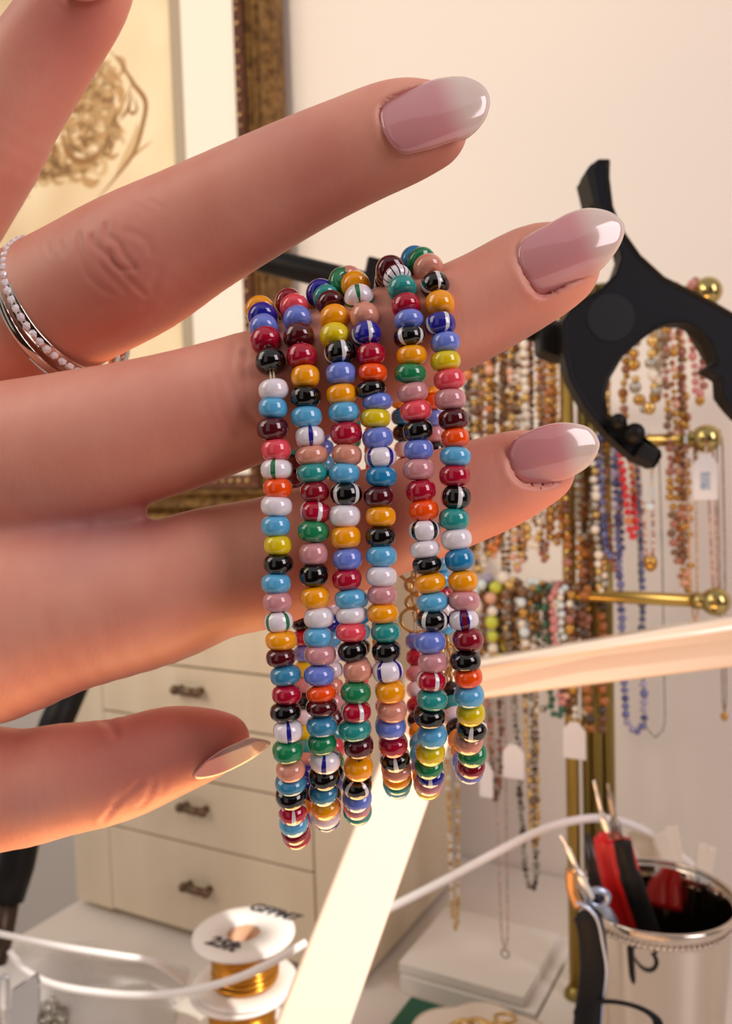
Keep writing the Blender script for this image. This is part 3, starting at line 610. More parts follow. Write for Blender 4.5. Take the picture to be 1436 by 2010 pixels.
# ------------------------------------------------------------------ HAND (signed-distance body, surface nets)
CH = dict(
 ring=[(-1000, 1130, 190, .168), (-620, 950, 165, .163), (-260, 790, 150, .158), (-60, 690, 142, .152), (132, 590, 137, .143), (263, 521, 137, .136), (382, 454, 124, .132), (565, 358, 110, .127), (692, 299, 103, .124), (780, 263, 99, .1225), (835, 250, 84, .122)],
 middle=[(-1000, 1210, 200, .156), (-600, 1030, 185, .147), (-300, 935, 165, .140), (-50, 915, 158, .137), (150, 876, 147, .133), (330, 833, 137, .130), (520, 772, 125, .1275), (680, 709, 116, .126), (909, 616, 103, .124), (1040, 545, 98, .123), (1092, 524, 84, .1225)],
 index=[(-1000, 1300, 200, .156), (-620, 1240, 200, .146), (-320, 1215, 200, .139), (-80, 1230, 202, .137), (120, 1193, 168, .135), (300, 1165, 143, .133), (419, 1125, 131, .132), (535, 1100, 127, .1315), (730, 1032, 112, .1295), (945, 958, 97, .1275), (1018, 930, 86, .127), (1058, 922, 70, .127)],
 thumb=[(-1000, 1390, 190, .160), (-650, 1480, 190, .152), (-300, 1540, 160, .146), (0, 1549, 118, .142), (120, 1530, 108, .140), (230, 1511, 99, .138), (330, 1476, 88, .136), (400, 1461, 70, .135), (438, 1453, 53, .1345)],
 pinky=[(-1000, 1060, 180, .172), (-600, 830, 150, .165), (-250, 560, 135, .152), (-66, 330, 118, .146), (20, 205, 101, .142), (105, 80, 93, .139), (165, -10, 87, .136), (205, -80, 68, .134)],
 web=[(120, 1000, 70, .137), (200, 1003, 40, .133), (266, 1006, 21, .1315)],
 arm=[(-1000, 1230, 310, .163), (-1350, 1400, 270, .168)])
h_ = .00052
lo = np.array([-.205, .100, .215]); hi = np.array([.045, .190, .385]); nn = np.ceil((hi-lo)/h_).astype(int)+1
gx, gy, gz = [lo[i]+np.arange(nn[i])*h_ for i in range(3)]
BIG = .012
def chain_sdf(name):
    A = np.full(nn, BIG, np.float32); ctl = CH[name]
    smp = cr([(*P(x, y, D), r*D/FPX) for x, y, r, D in ctl], 4)
    for a, b in zip(smp[:-1], smp[1:]):
        rm = max(a[3], b[3])+BIG; mn = np.minimum(a[:3], b[:3])-rm; mx = np.maximum(a[:3], b[:3])+rm
        i0 = np.clip(((mn-lo)/h_).astype(int), 0, nn); i1 = np.clip(((mx-lo)/h_).astype(int)+1, 0, nn)
        if np.any(i1 <= i0): continue
        sl = tuple(slice(i0[k], i1[k]) for k in range(3))
        X = gx[sl[0]][:, None, None].astype(np.float32); Y = gy[sl[1]][None, :, None].astype(np.float32); Z = gz[sl[2]][None, None, :].astype(np.float32)
        d = (b[:3]-a[:3]).astype(np.float32); L2 = float(d@d)+1e-12
        t = np.clip(((X-a[0])*d[0]+(Y-a[1])*d[1]+(Z-a[2])*d[2])/L2, 0, 1)
        q = np.sqrt((X-a[0]-t*d[0])**2+(Y-a[1]-t*d[1])**2+(Z-a[2]-t*d[2])**2)-(a[3]+t*(b[3]-a[3]))
        np.minimum(A[sl], q.astype(np.float32), out=A[sl])
    return A
def smin(a, b, k):
    hh_ = np.maximum(k-np.abs(a-b), 0)/k; return np.minimum(a, b)-hh_*hh_*k*.25
G = smin(chain_sdf('middle'), chain_sdf('index'), .0032)
G = smin(G, chain_sdf('web'), .001); G = smin(G, chain_sdf('thumb'), .004); G = smin(G, chain_sdf('ring'), .0012); G = smin(G, chain_sdf('pinky'), .0012); G = smin(G, chain_sdf('arm'), .006)
def surface_nets(G):
    s = G < 0
    c = s[:-1, :-1, :-1].astype(np.uint8)
    tot = np.zeros(np.array(G.shape)-1, np.uint8)
    for i in (0, 1):
        for j in (0, 1):
            for k in (0, 1): tot += s[i:G.shape[0]-1+i, j:G.shape[1]-1+j, k:G.shape[2]-1+k]
    act = (tot > 0) & (tot < 8); idx = np.full(act.shape, -1, np.int32); I = np.argwhere(act); idx[act] = np.arange(len(I))
    acc = np.zeros((len(I), 3)); cnt = np.zeros(len(I))
    cor = [(i, j, k) for i in (0, 1) for j in (0, 1) for k in (0, 1)]
    val = {q: G[I[:, 0]+q[0], I[:, 1]+q[1], I[:, 2]+q[2]].astype(float) for q in cor}
    for q in cor:
        for ax in range(3):
            if q[ax] == 0:
                q2 = list(q); q2[ax] = 1; q2 = tuple(q2); a, b = val[q], val[q2]; m = (a < 0) != (b < 0)
                t = np.where(m, a/np.where(a-b == 0, 1, a-b), 0)
                pt = np.tile(np.array(q, float), (len(I), 1)); pt[:, ax] += t; acc[m] += pt[m]; cnt[m] += 1
    V = lo+(I+acc/cnt[:, None])*h_
    Q = []
    for ax in range(3):
        o1, o2 = [(1, 2), (2, 0), (0, 1)][ax]
        sa = [slice(1, -1)]*3; sb = [slice(1, -1)]*3; sa[ax] = slice(0, -1); sb[ax] = slice(1, None)
        A_, B_ = s[tuple(sa)], s[tuple(sb)]; m = A_ != B_; J = np.argwhere(m); J2 = J+1; J2[:, ax] -= 1
        fl = A_[m]
        e1 = np.zeros(3, int); e1[o1] = 1; e2 = np.zeros(3, int); e2[o2] = 1
        g = lambda a: idx[a[:, 0], a[:, 1], a[:, 2]]
        q = np.stack([g(J2), g(J2-e1), g(J2-e1-e2), g(J2-e2)], 1)
        q[~fl] = q[~fl][:, ::-1]; Q.append(q)
    Q = np.concatenate(Q); Q = Q[(Q >= 0).all(1)]
    return V, Q
HV, HQ = surface_nets(G); del G
def lap(V, Q, it, lam=.5):
    n = len(V); e = np.concatenate([Q[:, [0, 1]], Q[:, [1, 2]], Q[:, [2, 3]], Q[:, [3, 0]]]); e = np.concatenate([e, e[:, ::-1]])
    deg = np.bincount(e[:, 0], minlength=n).astype(float)
    for _ in range(it):
        sm = np.stack([np.bincount(e[:, 0], V[e[:, 1], k], minlength=n) for k in range(3)], 1)/deg[:, None]; V = V+(sm-V)*lam
    return V
HV = lap(HV, HQ, 8)
Fn, Rn, Un, Cn = [np.array(v) for v in (F_, R_, U_, CAM)]
def proj(V):
    d = V-Cn; D = d@Fn; return CX+FPX*(d@Rn)/D, CY-FPX*(d@Un)/D, D
def vnormals(V, Q):
    nrm = np.cross(V[Q[:, 2]]-V[Q[:, 0]], V[Q[:, 3]]-V[Q[:, 1]]); N_ = np.zeros_like(V)
    for k in range(4):
        for c in range(3): N_[:, c] += np.bincount(Q[:, k], nrm[:, c], minlength=len(V))
    return N_/(np.linalg.norm(N_, axis=1, keepdims=True)+1e-12)
HN = vnormals(HV, HQ); hx, hy, hD = proj(HV)
view = (HV-Cn)/np.linalg.norm(HV-Cn, axis=1, keepdims=True)
if (HN*view).sum(1)[hD < np.percentile(hD, 5)].mean() > 0: HN = -HN; HQ = HQ[:, ::-1]
facing = -(HN*view).sum(1)
# ---- skin creases (polyline, width px, depth mm)
def pld(x, y, pl):
    best = np.full(len(x), 1e9)
    for (ax, ay), (bx, by) in zip(pl[:-1], pl[1:]):
        dx, dy = bx-ax, by-ay; t = np.clip(((x-ax)*dx+(y-ay)*dy)/(dx*dx+dy*dy+1e-9), 0, 1)
        best = np.minimum(best, np.hypot(x-ax-t*dx, y-ay-t*dy))
    return best
z5 = lambda a: [(x/2.7615, 400+y/2.7615) for x, y in a]
z6 = lambda a: [(x/2.5125, 900+y/2.5125) for x, y in a]
creases = [(z5([(430, 170), (440, 260), (480, 370), (540, 440), (600, 480)]), 6, .22), (z5([(580, 120), (590, 170), (650, 220), (690, 290), (740, 340)]), 5, .28),
 (z5([(700, 150), (800, 200), (820, 260)]), 6, .15), (z5([(505, 180), (520, 220), (580, 270), (640, 330), (700, 400), (780, 480)]), 5, .25), (z5([(860, 360), (830, 450), (790, 530)]), 8, .14),
 (z5([(610, 260), (620, 310), (670, 350), (730, 350)]), 5, .25), (z5([(560, 330), (620, 400), (680, 460)]), 5, .12),
 (z5([(1270, 760), (1250, 900), (1290, 1050), (1390, 1190)]), 7, .24), (z5([(1190, 950), (1200, 1100), (1280, 1240)]), 6, .14), (z5([(1330, 800), (1320, 950), (1350, 1080)]), 6, .16), (z5([(1100, 1000), (1120, 1130), (1160, 1220)]), 7, .08),
 (z6([(700, 1590), (640, 1640), (560, 1720), (510, 1790)]), 5, .22), (z6([(760, 1590), (730, 1670), (690, 1720)]), 5, .18), (z6([(620, 1600), (560, 1700)]), 5, .15), (z6([(820, 1560), (800, 1640)]), 5, .10),
 ([(205, 1415), (218, 1424), (226, 1440)], 8, .35),
 (z5([(820, -20), (860, 10), (890, 30)]), 4, .15), (z5([(740, 0), (780, 30), (800, 60)]), 4, .15), (z5([(255, 220), (270, 270)]), 4, .10), (z5([(325, 210), (345, 270)]), 4, .10)]
disp = np.zeros(len(HV))
for pl_, wd, dp in creases:
    x = [p[0] for p in pl_]; y = [p[1] for p in pl_]
    m = (hx > min(x)-60) & (hx < max(x)+60) & (hy > min(y)-60) & (hy < max(y)+60) & (facing > 0.05)
    d = pld(hx[m], hy[m], cr(pl_, 5)); dp *= .75; disp[m] += -dp*np.exp(-(d/wd)**2)*1e-3 + dp*.4*np.exp(-((d-wd*2.3)/wd/1.3)**2)*1e-3
# gentle knuckle swelling
for (x, y, r, a) in ((258, 520, 95, .5), (500, 770, 90, .2)): disp += np.where(facing > 0, a*1e-3*np.exp(-((hx-x)**2+(hy-y)**2)/r**2), 0)
HV = HV+HN*disp[:, None]
hx, hy, hD = proj(HV)
# ---- nails
c8 = lambda a: [(700+x/2.611, 120+y/2.611) for x, y in a]
c5 = lambda a: [(880+x/2.583, 640+y/2.583) for x, y in a]
c2 = lambda a: [(100+x/2.393, 1220+y/2.393) for x, y in a]
NAILS = {
 'ring': (c8([(112, 262), (118, 310), (140, 370), (190, 445), (240, 478), (300, 470), (400, 445), (500, 412), (560, 400), (620, 350), (665, 285), (683, 205), (660, 140), (600, 95), (520, 77), (400, 92), (300, 130), (200, 175), (135, 218)]), (748, 262), (962, 188), .1232, .0066),
 'middle': (c8([(818, 975), (830, 1040), (870, 1120), (930, 1195), (990, 1190), (1100, 1135), (1230, 1085), (1300, 1015), (1355, 930), (1373, 850), (1340, 800), (1280, 765), (1180, 752), (1080, 780), (980, 835), (880, 890), (835, 930)]), (1020, 515), (1226, 442), .1237, .0066),
 'index': (c5([(300, 640), (308, 690), (340, 760), (390, 800), (480, 806), (560, 792), (650, 752), (720, 700), (760, 630), (762, 580), (720, 520), (650, 495), (560, 489), (470, 508), (390, 540), (330, 580)]), (998, 890), (1176, 864), .1275, .0062),
 'thumb': (c2([(665, 722), (690, 742), (790, 722), (900, 672), (980, 622), (1032, 570), (980, 550), (930, 545), (880, 566), (800, 602), (730, 652), (690, 690)]), (378, 1520), (530, 1458), .1322, .0075),
 'pinky': ([(128, -14), (148, 0), (178, 2), (215, -10), (250, -40), (300, -120), (250, -170), (180, -130), (145, -50)], (172, 10), (275, -160), .136, .0060)}
def nail_depth(key, x, y):
    ol, b, t, Dc, R = NAILS[key]; ax = np.array(t, float)-np.array(b, float); Ln = np.hypot(*ax); ax /= Ln
    s = ((x-b[0])*ax[0]+(y-b[1])*ax[1])/Ln; v = (-(x-b[0])*ax[1]+(y-b[1])*ax[0])*Dc/FPX
    if key == 'thumb':
        return .1352-.0062+np.maximum(0, v+.001)*.75+ .0015*s*s
    vv = np.clip(v/R, -.96, .96)
    rr = {'ring': 7.35e-3, 'middle': 7.1e-3, 'index': 6.5e-3, 'pinky': 6.9e-3}[key]
    return Dc-rr+R*(1-np.sqrt(1-vv*vv))*.9-.0004-.0008*np.sin(np.clip(s, 0, 1)*np.pi)+.0008*s*s
def sdist(x, y, ol):
    pl_ = list(ol)+[ol[0]]; d = pld(x, y, pl_); ins_ = np.zeros(len(x), bool)
    for (ax, ay), (bx, by) in zip(pl_[:-1], pl_[1:]):
        c = ((ay > y) != (by > y)) & (x < (bx-ax)*(y-ay)/((by-ay) if by != ay else 1e-9)+ax); ins_ ^= c
    return np.where(ins_, -d, d)
facing2 = -(vnormals(HV, HQ)*view).sum(1); 
if facing2[facing > .5].mean() < 0: facing2 = -facing2
for key in NAILS:
    ol = cr(NAILS[key][0], 4, True); xs = [p[0] for p in ol]; ys = [p[1] for p in ol]
    m = np.where((hx > min(xs)-40) & (hx < max(xs)+40) & (hy > min(ys)-40) & (hy < max(ys)+40) & (hD < NAILS[key][3]+.0015+(.004 if key == 'thumb' else 0)))[0]
    if not len(m): continue
    sd = sdist(hx[m], hy[m], ol); tg = nail_depth(key, hx[m], hy[m])+.00035
    wt = np.clip(1-(sd+1)/6, 0, 1); wt = wt*wt*(3-2*wt)
    nd = hD[m]+wt*np.maximum(0, tg-hD[m])
    nd -= np.where(sd > 2, .00014*np.exp(-((sd-13)/7)**2), 0)*(key != 'thumb')
    scale = nd/hD[m]; HV[m] = Cn+(HV[m]-Cn)*scale[:, None]
me = bpy.data.meshes.new('hand'); me.from_pydata(HV.tolist(), [], HQ.tolist())
me.polygons.foreach_set('use_smooth', [True]*len(me.polygons)); me.update()
# natural colouring: pinker knuckles / fingertips / thumb pad, bluish veins plus painted bluish shade in the finger valley, as an attribute
hx, hy, hD = proj(HV)
redm = np.zeros(len(HV)); blu = np.zeros(len(HV))
for (x, y, r, a) in ((258, 520, 110, .7), (120, 560, 80, .4), (500, 780, 110, .5), (1100, 620, 110, .5), (860, 330, 110, .5), (1050, 1000, 100, .5), (330, 1470, 110, 1.0), (180, 1490, 110, .7), (430, 1440, 60, .8), (300, 1000, 45, .9), (600, 340, 100, .35), (150, 60, 120, .9), (620, 1130, 120, .3), (240, 870, 120, .4)):
    redm += a*np.exp(-((hx-x)**2+(hy-y)**2)/r**2)
for (x, y, rx, ry, a) in ((200, 1040, 120, 50, .9), (60, 1000, 110, 60, .5), (500, 240, 120, 60, .4), (160, 1110, 90, 40, .4), (60, 1580, 60, 40, .4), (690, 600, 80, 40, .3)):
    blu += a*np.exp(-((hx-x)/rx)**2-((hy-y)/ry)**2)
ca = me.color_attributes.new('tint', 'FLOAT_COLOR', 'POINT')
arr = np.stack([np.clip(redm, 0, 1), np.clip(blu, 0, 1), np.zeros(len(HV)), np.ones(len(HV))], 1).astype(np.float32)
ca.data.foreach_set('color', arr.ravel())
sk = mat('skin', (206, 148, 128), .46, spec=.35, sss=.35); nt = sk.node_tree; b = nt.nodes['Principled BSDF']
at = nt.nodes.new('ShaderNodeAttribute'); at.attribute_name = 'tint'; sep = nt.nodes.new('ShaderNodeSeparateColor'); nt.links.new(at.outputs['Color'], sep.inputs[0])
tc = nt.nodes.new('ShaderNodeTexCoord')
ns = nt.nodes.new('ShaderNodeTexNoise'); ns.inputs['Scale'].default_value = 90; ns.inputs['Detail'].default_value = 5; nt.links.new(tc.outputs['Object'], ns.inputs['Vector'])
def mixc(fac, a, c, f_in=None):
    m = nt.nodes.new('ShaderNodeMix'); m.data_type = 'RGBA'; m.inputs[7].default_value = (*lin(c), 1)
    if isinstance(a, tuple): m.inputs[6].default_value = (*lin(a), 1)
    else: nt.links.new(a, m.inputs[6])
    if f_in is not None: nt.links.new(f_in, m.inputs[0])
    else: m.inputs[0].default_value = fac
    return m.outputs[2]
mr = nt.nodes.new('ShaderNodeMapRange'); mr.inputs[1].default_value = .3; mr.inputs[2].default_value = .7; nt.links.new(ns.outputs[0], mr.inputs[0])
c = mixc(0, (234, 168, 144), (224, 150, 128), mr.outputs[0]); 
ml = nt.nodes.new('ShaderNodeMath'); ml.operation = 'MULTIPLY'; ml.inputs[1].default_value = .6; nt.links.new(sep.outputs[0], ml.inputs[0]); c = mixc(0, c, (206, 118, 110), ml.outputs[0])
ml = nt.nodes.new('ShaderNodeMath'); ml.operation = 'MULTIPLY'; ml.inputs[1].default_value = .5; nt.links.new(sep.outputs[1], ml.inputs[0]); c = mixc(0, c, (168, 128, 136), ml.outputs[0])
nt.links.new(c, b.inputs['Base Color'])
vo = nt.nodes.new('ShaderNodeTexVoronoi'); vo.inputs['Scale'].default_value = 1400; mp = nt.nodes.new('ShaderNodeMapping'); mp.inputs['Scale'].default_value = (1, 1, .55); mp.inputs['Rotation'].default_value = (0, .5, 0)
nt.links.new(tc.outputs['Object'], mp.inputs[0]); nt.links.new(mp.outputs[0], vo.inputs['Vector'])
n2 = nt.nodes.new('ShaderNodeTexNoise'); n2.inputs['Scale'].default_value = 260; n2.inputs['Detail'].default_value = 4; mp2 = nt.nodes.new('ShaderNodeMapping'); mp2.inputs['Scale'].default_value = (2.6, 1, .6); mp2.inputs['Rotation'].default_value = (0, -.35, 0)
nt.links.new(tc.outputs['Object'], mp2.inputs[0]); nt.links.new(mp2.outputs[0], n2.inputs['Vector'])
ad = nt.nodes.new('ShaderNodeMath'); ad.operation = 'MULTIPLY_ADD'; ad.inputs[1].default_value = .35; nt.links.new(vo.outputs['Distance'], ad.inputs[0]); nt.links.new(n2.outputs[0], ad.inputs[2])
bp = nt.nodes.new('ShaderNodeBump'); bp.inputs['Strength'].default_value = .16; bp.inputs['Distance'].default_value = .0003; nt.links.new(ad.outputs[0], bp.inputs['Height']); nt.links.new(bp.outputs[0], b.inputs['Normal'])
me.materials.append(sk)
hand = bpy.data.objects.new('hand', me); COL.objects.link(hand)
tag(hand, 'left hand seen from the back with long almond nails, bracelets over its middle finger', 'hand')
nm = mat('nail', (222, 168, 166), .12, coat=1.0, sss=.25); nt = nm.node_tree; at = nt.nodes.new('ShaderNodeAttribute'); at.attribute_name = 'nailcol'; nt.links.new(at.outputs['Color'], nt.nodes['Principled BSDF'].inputs['Base Color'])
for key in NAILS:
    ol = np.array(cr(NAILS[key][0], 5, True)); b_, t_ = NAILS[key][1:3]; cen = ol.mean(0); n = len(ol); Vv = []; sc = []; K = 14
    ax = np.array(t_, float)-np.array(b_, float); Ln = np.hypot(*ax); ax /= Ln
    for k in range(K+1):
        q = cen+(ol-cen)*(k/K if k else .001); D = nail_depth(key, q[:, 0], q[:, 1])
        if k == K: D = D+.0003
        for (x, y), d in zip(q, D): Vv.append(P(x, y, d)); sc.append(((x-b_[0])*ax[0]+(y-b_[1])*ax[1])/Ln)
    # underside
    off = len(Vv)
    for k in range(K, -1, -1):
        q = cen+(ol-cen)*((k/K if k else .001)*.985); D = nail_depth(key, q[:, 0], q[:, 1])+.0006
        for (x, y), d in zip(q, D): Vv.append(P(x, y, d)); sc.append(((x-b_[0])*ax[0]+(y-b_[1])*ax[1])/Ln)
    Fc = []
    for r in range(2*K+1):
        for k in range(n): Fc.append((r*n+k, r*n+(k+1) % n, (r+1)*n+(k+1) % n, (r+1)*n+k))
    o = obj('fingernail', Vv, Fc, nm, None, True); o.parent = hand
    sc = np.clip((np.array(sc)-(.52 if key != 'thumb' else .3))/.3, 0, 1); sc = sc*sc*(3-2*sc)
    A0, A1 = np.array(lin((218, 150, 152))), np.array(lin((232, 210, 198)))
    colr = A0[None]*(1-sc[:, None])+A1[None]*sc[:, None]
    a_ = o.data.color_attributes.new('nailcol', 'FLOAT_COLOR', 'POINT')
    if len(o.data.vertices) == len(colr): a_.data.foreach_set('color', np.concatenate([colr, np.ones((len(colr), 1))], 1).astype(np.float32).ravel())

# ------------------------------------------------------------------ finger rings
Pc = P(136, 604, .1445); dirp = (P(263, 488, .136)-P(0, 680, .1485)).normalized()
def ringband(c, ax, R, wdt, th, mtl, name, parent=None):
    return obj(name, *lathe([(R, -wdt/2), (R+th, -wdt*.42), (R+th*1.15, 0), (R+th, wdt*.42), (R, wdt/2), (R, -wdt/2)], 96, c, ax), mtl, parent, True)
RR = .0122
ax1 = (dirp*1.0 + (P(0, 1, .14)-P(0, 0, .14)).normalized()*0.0).normalized()
rg = empty('pave_ring', Pc, 'silver band set with small white stones on the ring finger', 'ring')
ringband(Pc, ax1, RR, .0022, .0006, silver, 'band', rg)
q = ax1.to_track_quat('Z', 'X'); stm = bpy.data.meshes.new('stone'); vv, fc = ball((0, 0, 0), .00076, 6, 4); stm.from_pydata([tuple(v) for v in vv], [], fc)
stm.materials.append(mat('white_stone', (246, 240, 244), .03, coat=1)); 
for k in range(54):
    a = 2*math.pi*k/54
    for dz in (0,):
        pt = Pc+q @ Vector(((RR+.0005)*math.cos(a), (RR+.0005)*math.sin(a), dz)); s = bpy.data.objects.new('stone', stm); COL.objects.link(s); par(s, rg); s.location = pt
        s.rotation_euler = (random.random()*3, random.random()*3, 0)
ax2 = (ax1+Vector((.03, .0, -.06))).normalized()
pr = ringband(Pc-ax1*.0024, ax2, .0123, .0019, .0007, silver, 'plain_ring'); tag(pr, 'smooth plain silver band worn below the stone-set band', 'ring')

# ------------------------------------------------------------------ beaded bracelets
BC = dict(N=(34, 34, 150), P=(112, 134, 220), R=(176, 14, 48), K=(10, 9, 10), W=(240, 232, 238), S=(92, 178, 222), M=(82, 14, 24), C=(238, 78, 92), O=(255, 84, 10), Y=(232, 206, 16), A=(255, 166, 8), T=(40, 152, 146), G=(26, 132, 82), F=(222, 150, 126), L=(212, 146, 150), B=(30, 132, 184), Q=(60, 138, 176), D=(140, 16, 36), Z=(206, 150, 100))
def bmat(code):
    nm_ = 'glass_'+code
    if nm_ in _m: return _m[nm_]
    base = BC[code[0]]
    m = mat(nm_, base, .10, spec=.6, coat=.6, sss=0 if code[0] == 'K' else .08)
    if len(code) > 1:
        nt = m.node_tree; b = nt.nodes['Principled BSDF']; tc = nt.nodes.new('ShaderNodeTexCoord'); sx = nt.nodes.new('ShaderNodeSeparateXYZ'); nt.links.new(tc.outputs['Object'], sx.inputs[0])
        def M(op, a, b2=None):
            n = nt.nodes.new('ShaderNodeMath'); n.operation = op
            for i, v in enumerate((a, b2)):
                if v is None: continue
                if isinstance(v, (int, float)): n.inputs[i].default_value = v
                else: nt.links.new(v, n.inputs[i])
            return n.outputs[0]
        an = M('ARCTAN2', sx.outputs[1], sx.outputs[0]); cnt = 14 if code.endswith('m') else 4
        sn = M('ABSOLUTE', M('SINE', M('MULTIPLY', an, cnt/2)))
        f = M('LESS_THAN', sn, .30 if cnt == 4 else .34)
        scol = {'G': (26, 120, 70), 'N': (38, 34, 140), 'K': (16, 12, 14), 'W': (226, 226, 226)}[code[1]]
        mx = nt.nodes.new('ShaderNodeMix'); mx.data_type = 'RGBA'; mx.inputs[6].default_value = (*lin(base), 1); mx.inputs[7].default_value = (*lin(scol), 1)
        nt.links.new(f, mx.inputs[0]); last = mx.outputs[2]
        if code == 'WNR':
            f2 = M('LESS_THAN', sn, .62); mx.inputs[7].default_value = (*lin((120, 20, 34)), 1)
            m2 = nt.nodes.new('ShaderNodeMix'); m2.data_type = 'RGBA'; m2.inputs[6].default_value = (*lin(base), 1); m2.inputs[7].default_value = (*lin((34, 28, 120)), 1); nt.links.new(f2, m2.inputs[0])
            nt.links.new(m2.outputs[2], mx.inputs[6])
        nt.links.new(last, b.inputs['Base Color'])
    return m
bmesh_ = {}
def bead_mesh(code):
    if code not in bmesh_:
        prof = []; R, hgt, ho = .00207, .00142, .0005
        for k in range(15):
            a = -math.pi/2+math.pi*k/14; cx = math.copysign(abs(math.cos(a))**.78, math.cos(a)); sy = math.copysign(abs(math.sin(a))**.86, math.sin(a)); prof.append((ho+(R-ho)*cx, hgt*sy))
        prof = prof+[(ho, hgt*.9), (ho, -hgt*.9), (prof[0][0], prof[0][1])]
        V, Fc = lathe(prof, 28); me = bpy.data.meshes.new('bead_'+code); me.from_pydata([tuple(v) for v in V], [], Fc); me.polygons.foreach_set('use_smooth', [True]*len(me.polygons))
        bm = bmesh.new(); bm.from_mesh(me); bmesh.ops.recalc_face_normals(bm, faces=bm.faces); bm.to_mesh(me); bm.free(); me.materials.append(bmat(code)); bmesh_[code] = me
    return bmesh_[code]
K1 = lambda s: [(c, 460+x/2.7615, 470+y/2.7615, a) for c, x, y, a in s]
K2 = lambda s: [(c, 480+x/2.872, 830+y/2.872, a) for c, x, y, a in s]
K3 = lambda s: [(c, 500+x/2.992, 1220+y/2.992, a) for c, x, y, a in s]
ST = []
ST.append((K1([('A', 138, 385, 0), ('N', 152, 420, 0), ('P', 158, 480, 0), ('R', 170, 550, 0), ('K', 195, 662, 0), ('W', 213, 817, 0), ('S', 210, 915, 0), ('M', 207, 1028, 0)])
 + K2([('C', 178, 152, 0), ('WG', 180, 262, -14), ('O', 187, 368, 0), ('W', 180, 470, 0), ('S', 175, 582, 0), ('Y', 187, 690, 0), ('K', 190, 795, 0), ('S', 177, 905, 0), ('L', 185, 1008, 0), ('WG', 192, 1120, 38)])
 + K3([('A', 155, 110, 0), ('M', 153, 210, 0), ('Q', 180, 315, 0), ('R', 187, 427, 0), ('K', 180, 530, 0), ('WN', 195, 642, 3), ('G', 193, 758, 0), ('F', 210, 868, 0), ('Q', 210, 945, 0), ('K', 213, 1020, 0), ('RW', 222, 1112, 0), ('S', 228, 1180, 0), ('D', 236, 1228, 0)]),
 {1227: 'K', 1257: 'R', 1290: 'P', 1337: 'L', 1354: 'S', 1380: 'K', 1409: 'WN', 1437: 'Y', 1476: 'T', 1497: 'F', 1534: 'N', 1574: 'M'}, .1160, 'leftmost beaded bracelet with bare string showing below a black bead'))
ST.append((K1([('D', 295, 340, 0), ('C', 325, 372, 0), ('P', 342, 435, 0), ('M', 350, 528, 0), ('R', 365, 635, 0), ('A', 385, 745, 0), ('K', 387, 855, 0), ('S', 390, 962, 0)])
 + K2([('WN', 367, 78, 5), ('F', 378, 183, 0), ('T', 382, 283, 0), ('D', 395, 390, 0), ('RW', 398, 502, 20), ('G', 387, 612, 0), ('L', 388, 738, 0), ('K', 390, 858, 0), ('A', 395, 985, 0), ('W', 418, 1097, 0)])
 + K3([('S', 372, 92, 0), ('L', 383, 195, 0), ('P', 378, 315, 0), ('O', 390, 420, 0), ('M', 392, 500, 0), ('Q', 392, 610, 0), ('G', 395, 710, 0), ('WN', 413, 812, -8), ('K', 408, 905, 0), ('Q', 402, 1000, 0), ('A', 412, 1082, 0), ('W', 416, 1130, 0)]),
 {1237: 'N', 1263: 'S', 1307: 'WN', 1334: 'F', 1402: 'M', 1450: 'T', 1500: 'G', 1540: 'P'}, .1158, 'second beaded bracelet from the left, ending in amber over white'))
ST.append((K1([('N', 468, 295, 0), ('T', 497, 318, 0), ('M', 522, 350, 0), ('A', 543, 430, 0), ('Y', 543, 525, 0), ('KW', 572, 618, 18), ('P', 577, 730, 0), ('A', 580, 840, 0), ('S', 593, 937, 0)])
 + K2([('R', 572, 60, 0), ('F', 575, 180, 0), ('S', 560, 285, 0), ('KW', 573, 400, 45), ('W', 563, 525, 0), ('A', 568, 645, 0), ('P', 578, 768, 0), ('R', 577, 883, 0), ('S', 595, 990, 0), ('W', 598, 1083, 0)])
 + K3([('C', 565, 62, 0), ('K', 573, 173, 0), ('F', 603, 288, 0), ('G', 592, 415, 0), ('RW', 592, 525, 25), ('T', 585, 630, 0), ('M', 608, 727, 0), ('A', 608, 855, 0), ('KW', 600, 960, 45), ('P', 600, 1035, 0), ('L', 600, 1085, 0)]),
 {1240: 'S', 1285: 'K', 1330: 'C', 1375: 'W', 1420: 'M', 1450: 'T', 1480: 'Y', 1520: 'K'}, .1155, 'third beaded bracelet from the left, ending in a striped black bead over blue'))
ST.append((K1([('G', 590, 230, 0), ('F', 618, 222, 0), ('A', 655, 250, 0), ('WG', 675, 322, 6), ('F', 705, 417, 0), ('NW', 715, 515, 20), ('R', 740, 625, 0), ('O', 748, 725, 0), ('K', 740, 813, 0), ('P', 775, 880, 0), ('Y', 763, 970, 0)])
 + K2([('P', 750, 85, 0), ('WN', 765, 195, 45), ('B', 770, 303, 0), ('M', 757, 418, 0), ('A', 767, 528, 0), ('K', 767, 640, 0), ('S', 770, 750, 0), ('W', 770, 865, 0), ('L', 775, 970, 0), ('A', 778, 1073, 0)])
 + K3([('T', 767, 62, 0), ('K', 772, 172, 0), ('WN', 780, 290, -35), ('A', 795, 408, 0), ('F', 805, 520, 0), ('P', 797, 612, 0), ('R', 812, 718, 0), ('KW', 822, 800, 0), ('F', 830, 860, 0), ('A', 834, 905, 0), ('T', 838, 935, 0)]),
 {1300: 'W', 1360: 'F', 1420: 'M'}, .1152, 'fourth beaded bracelet from the left, shorter, ending in a peach bead'))
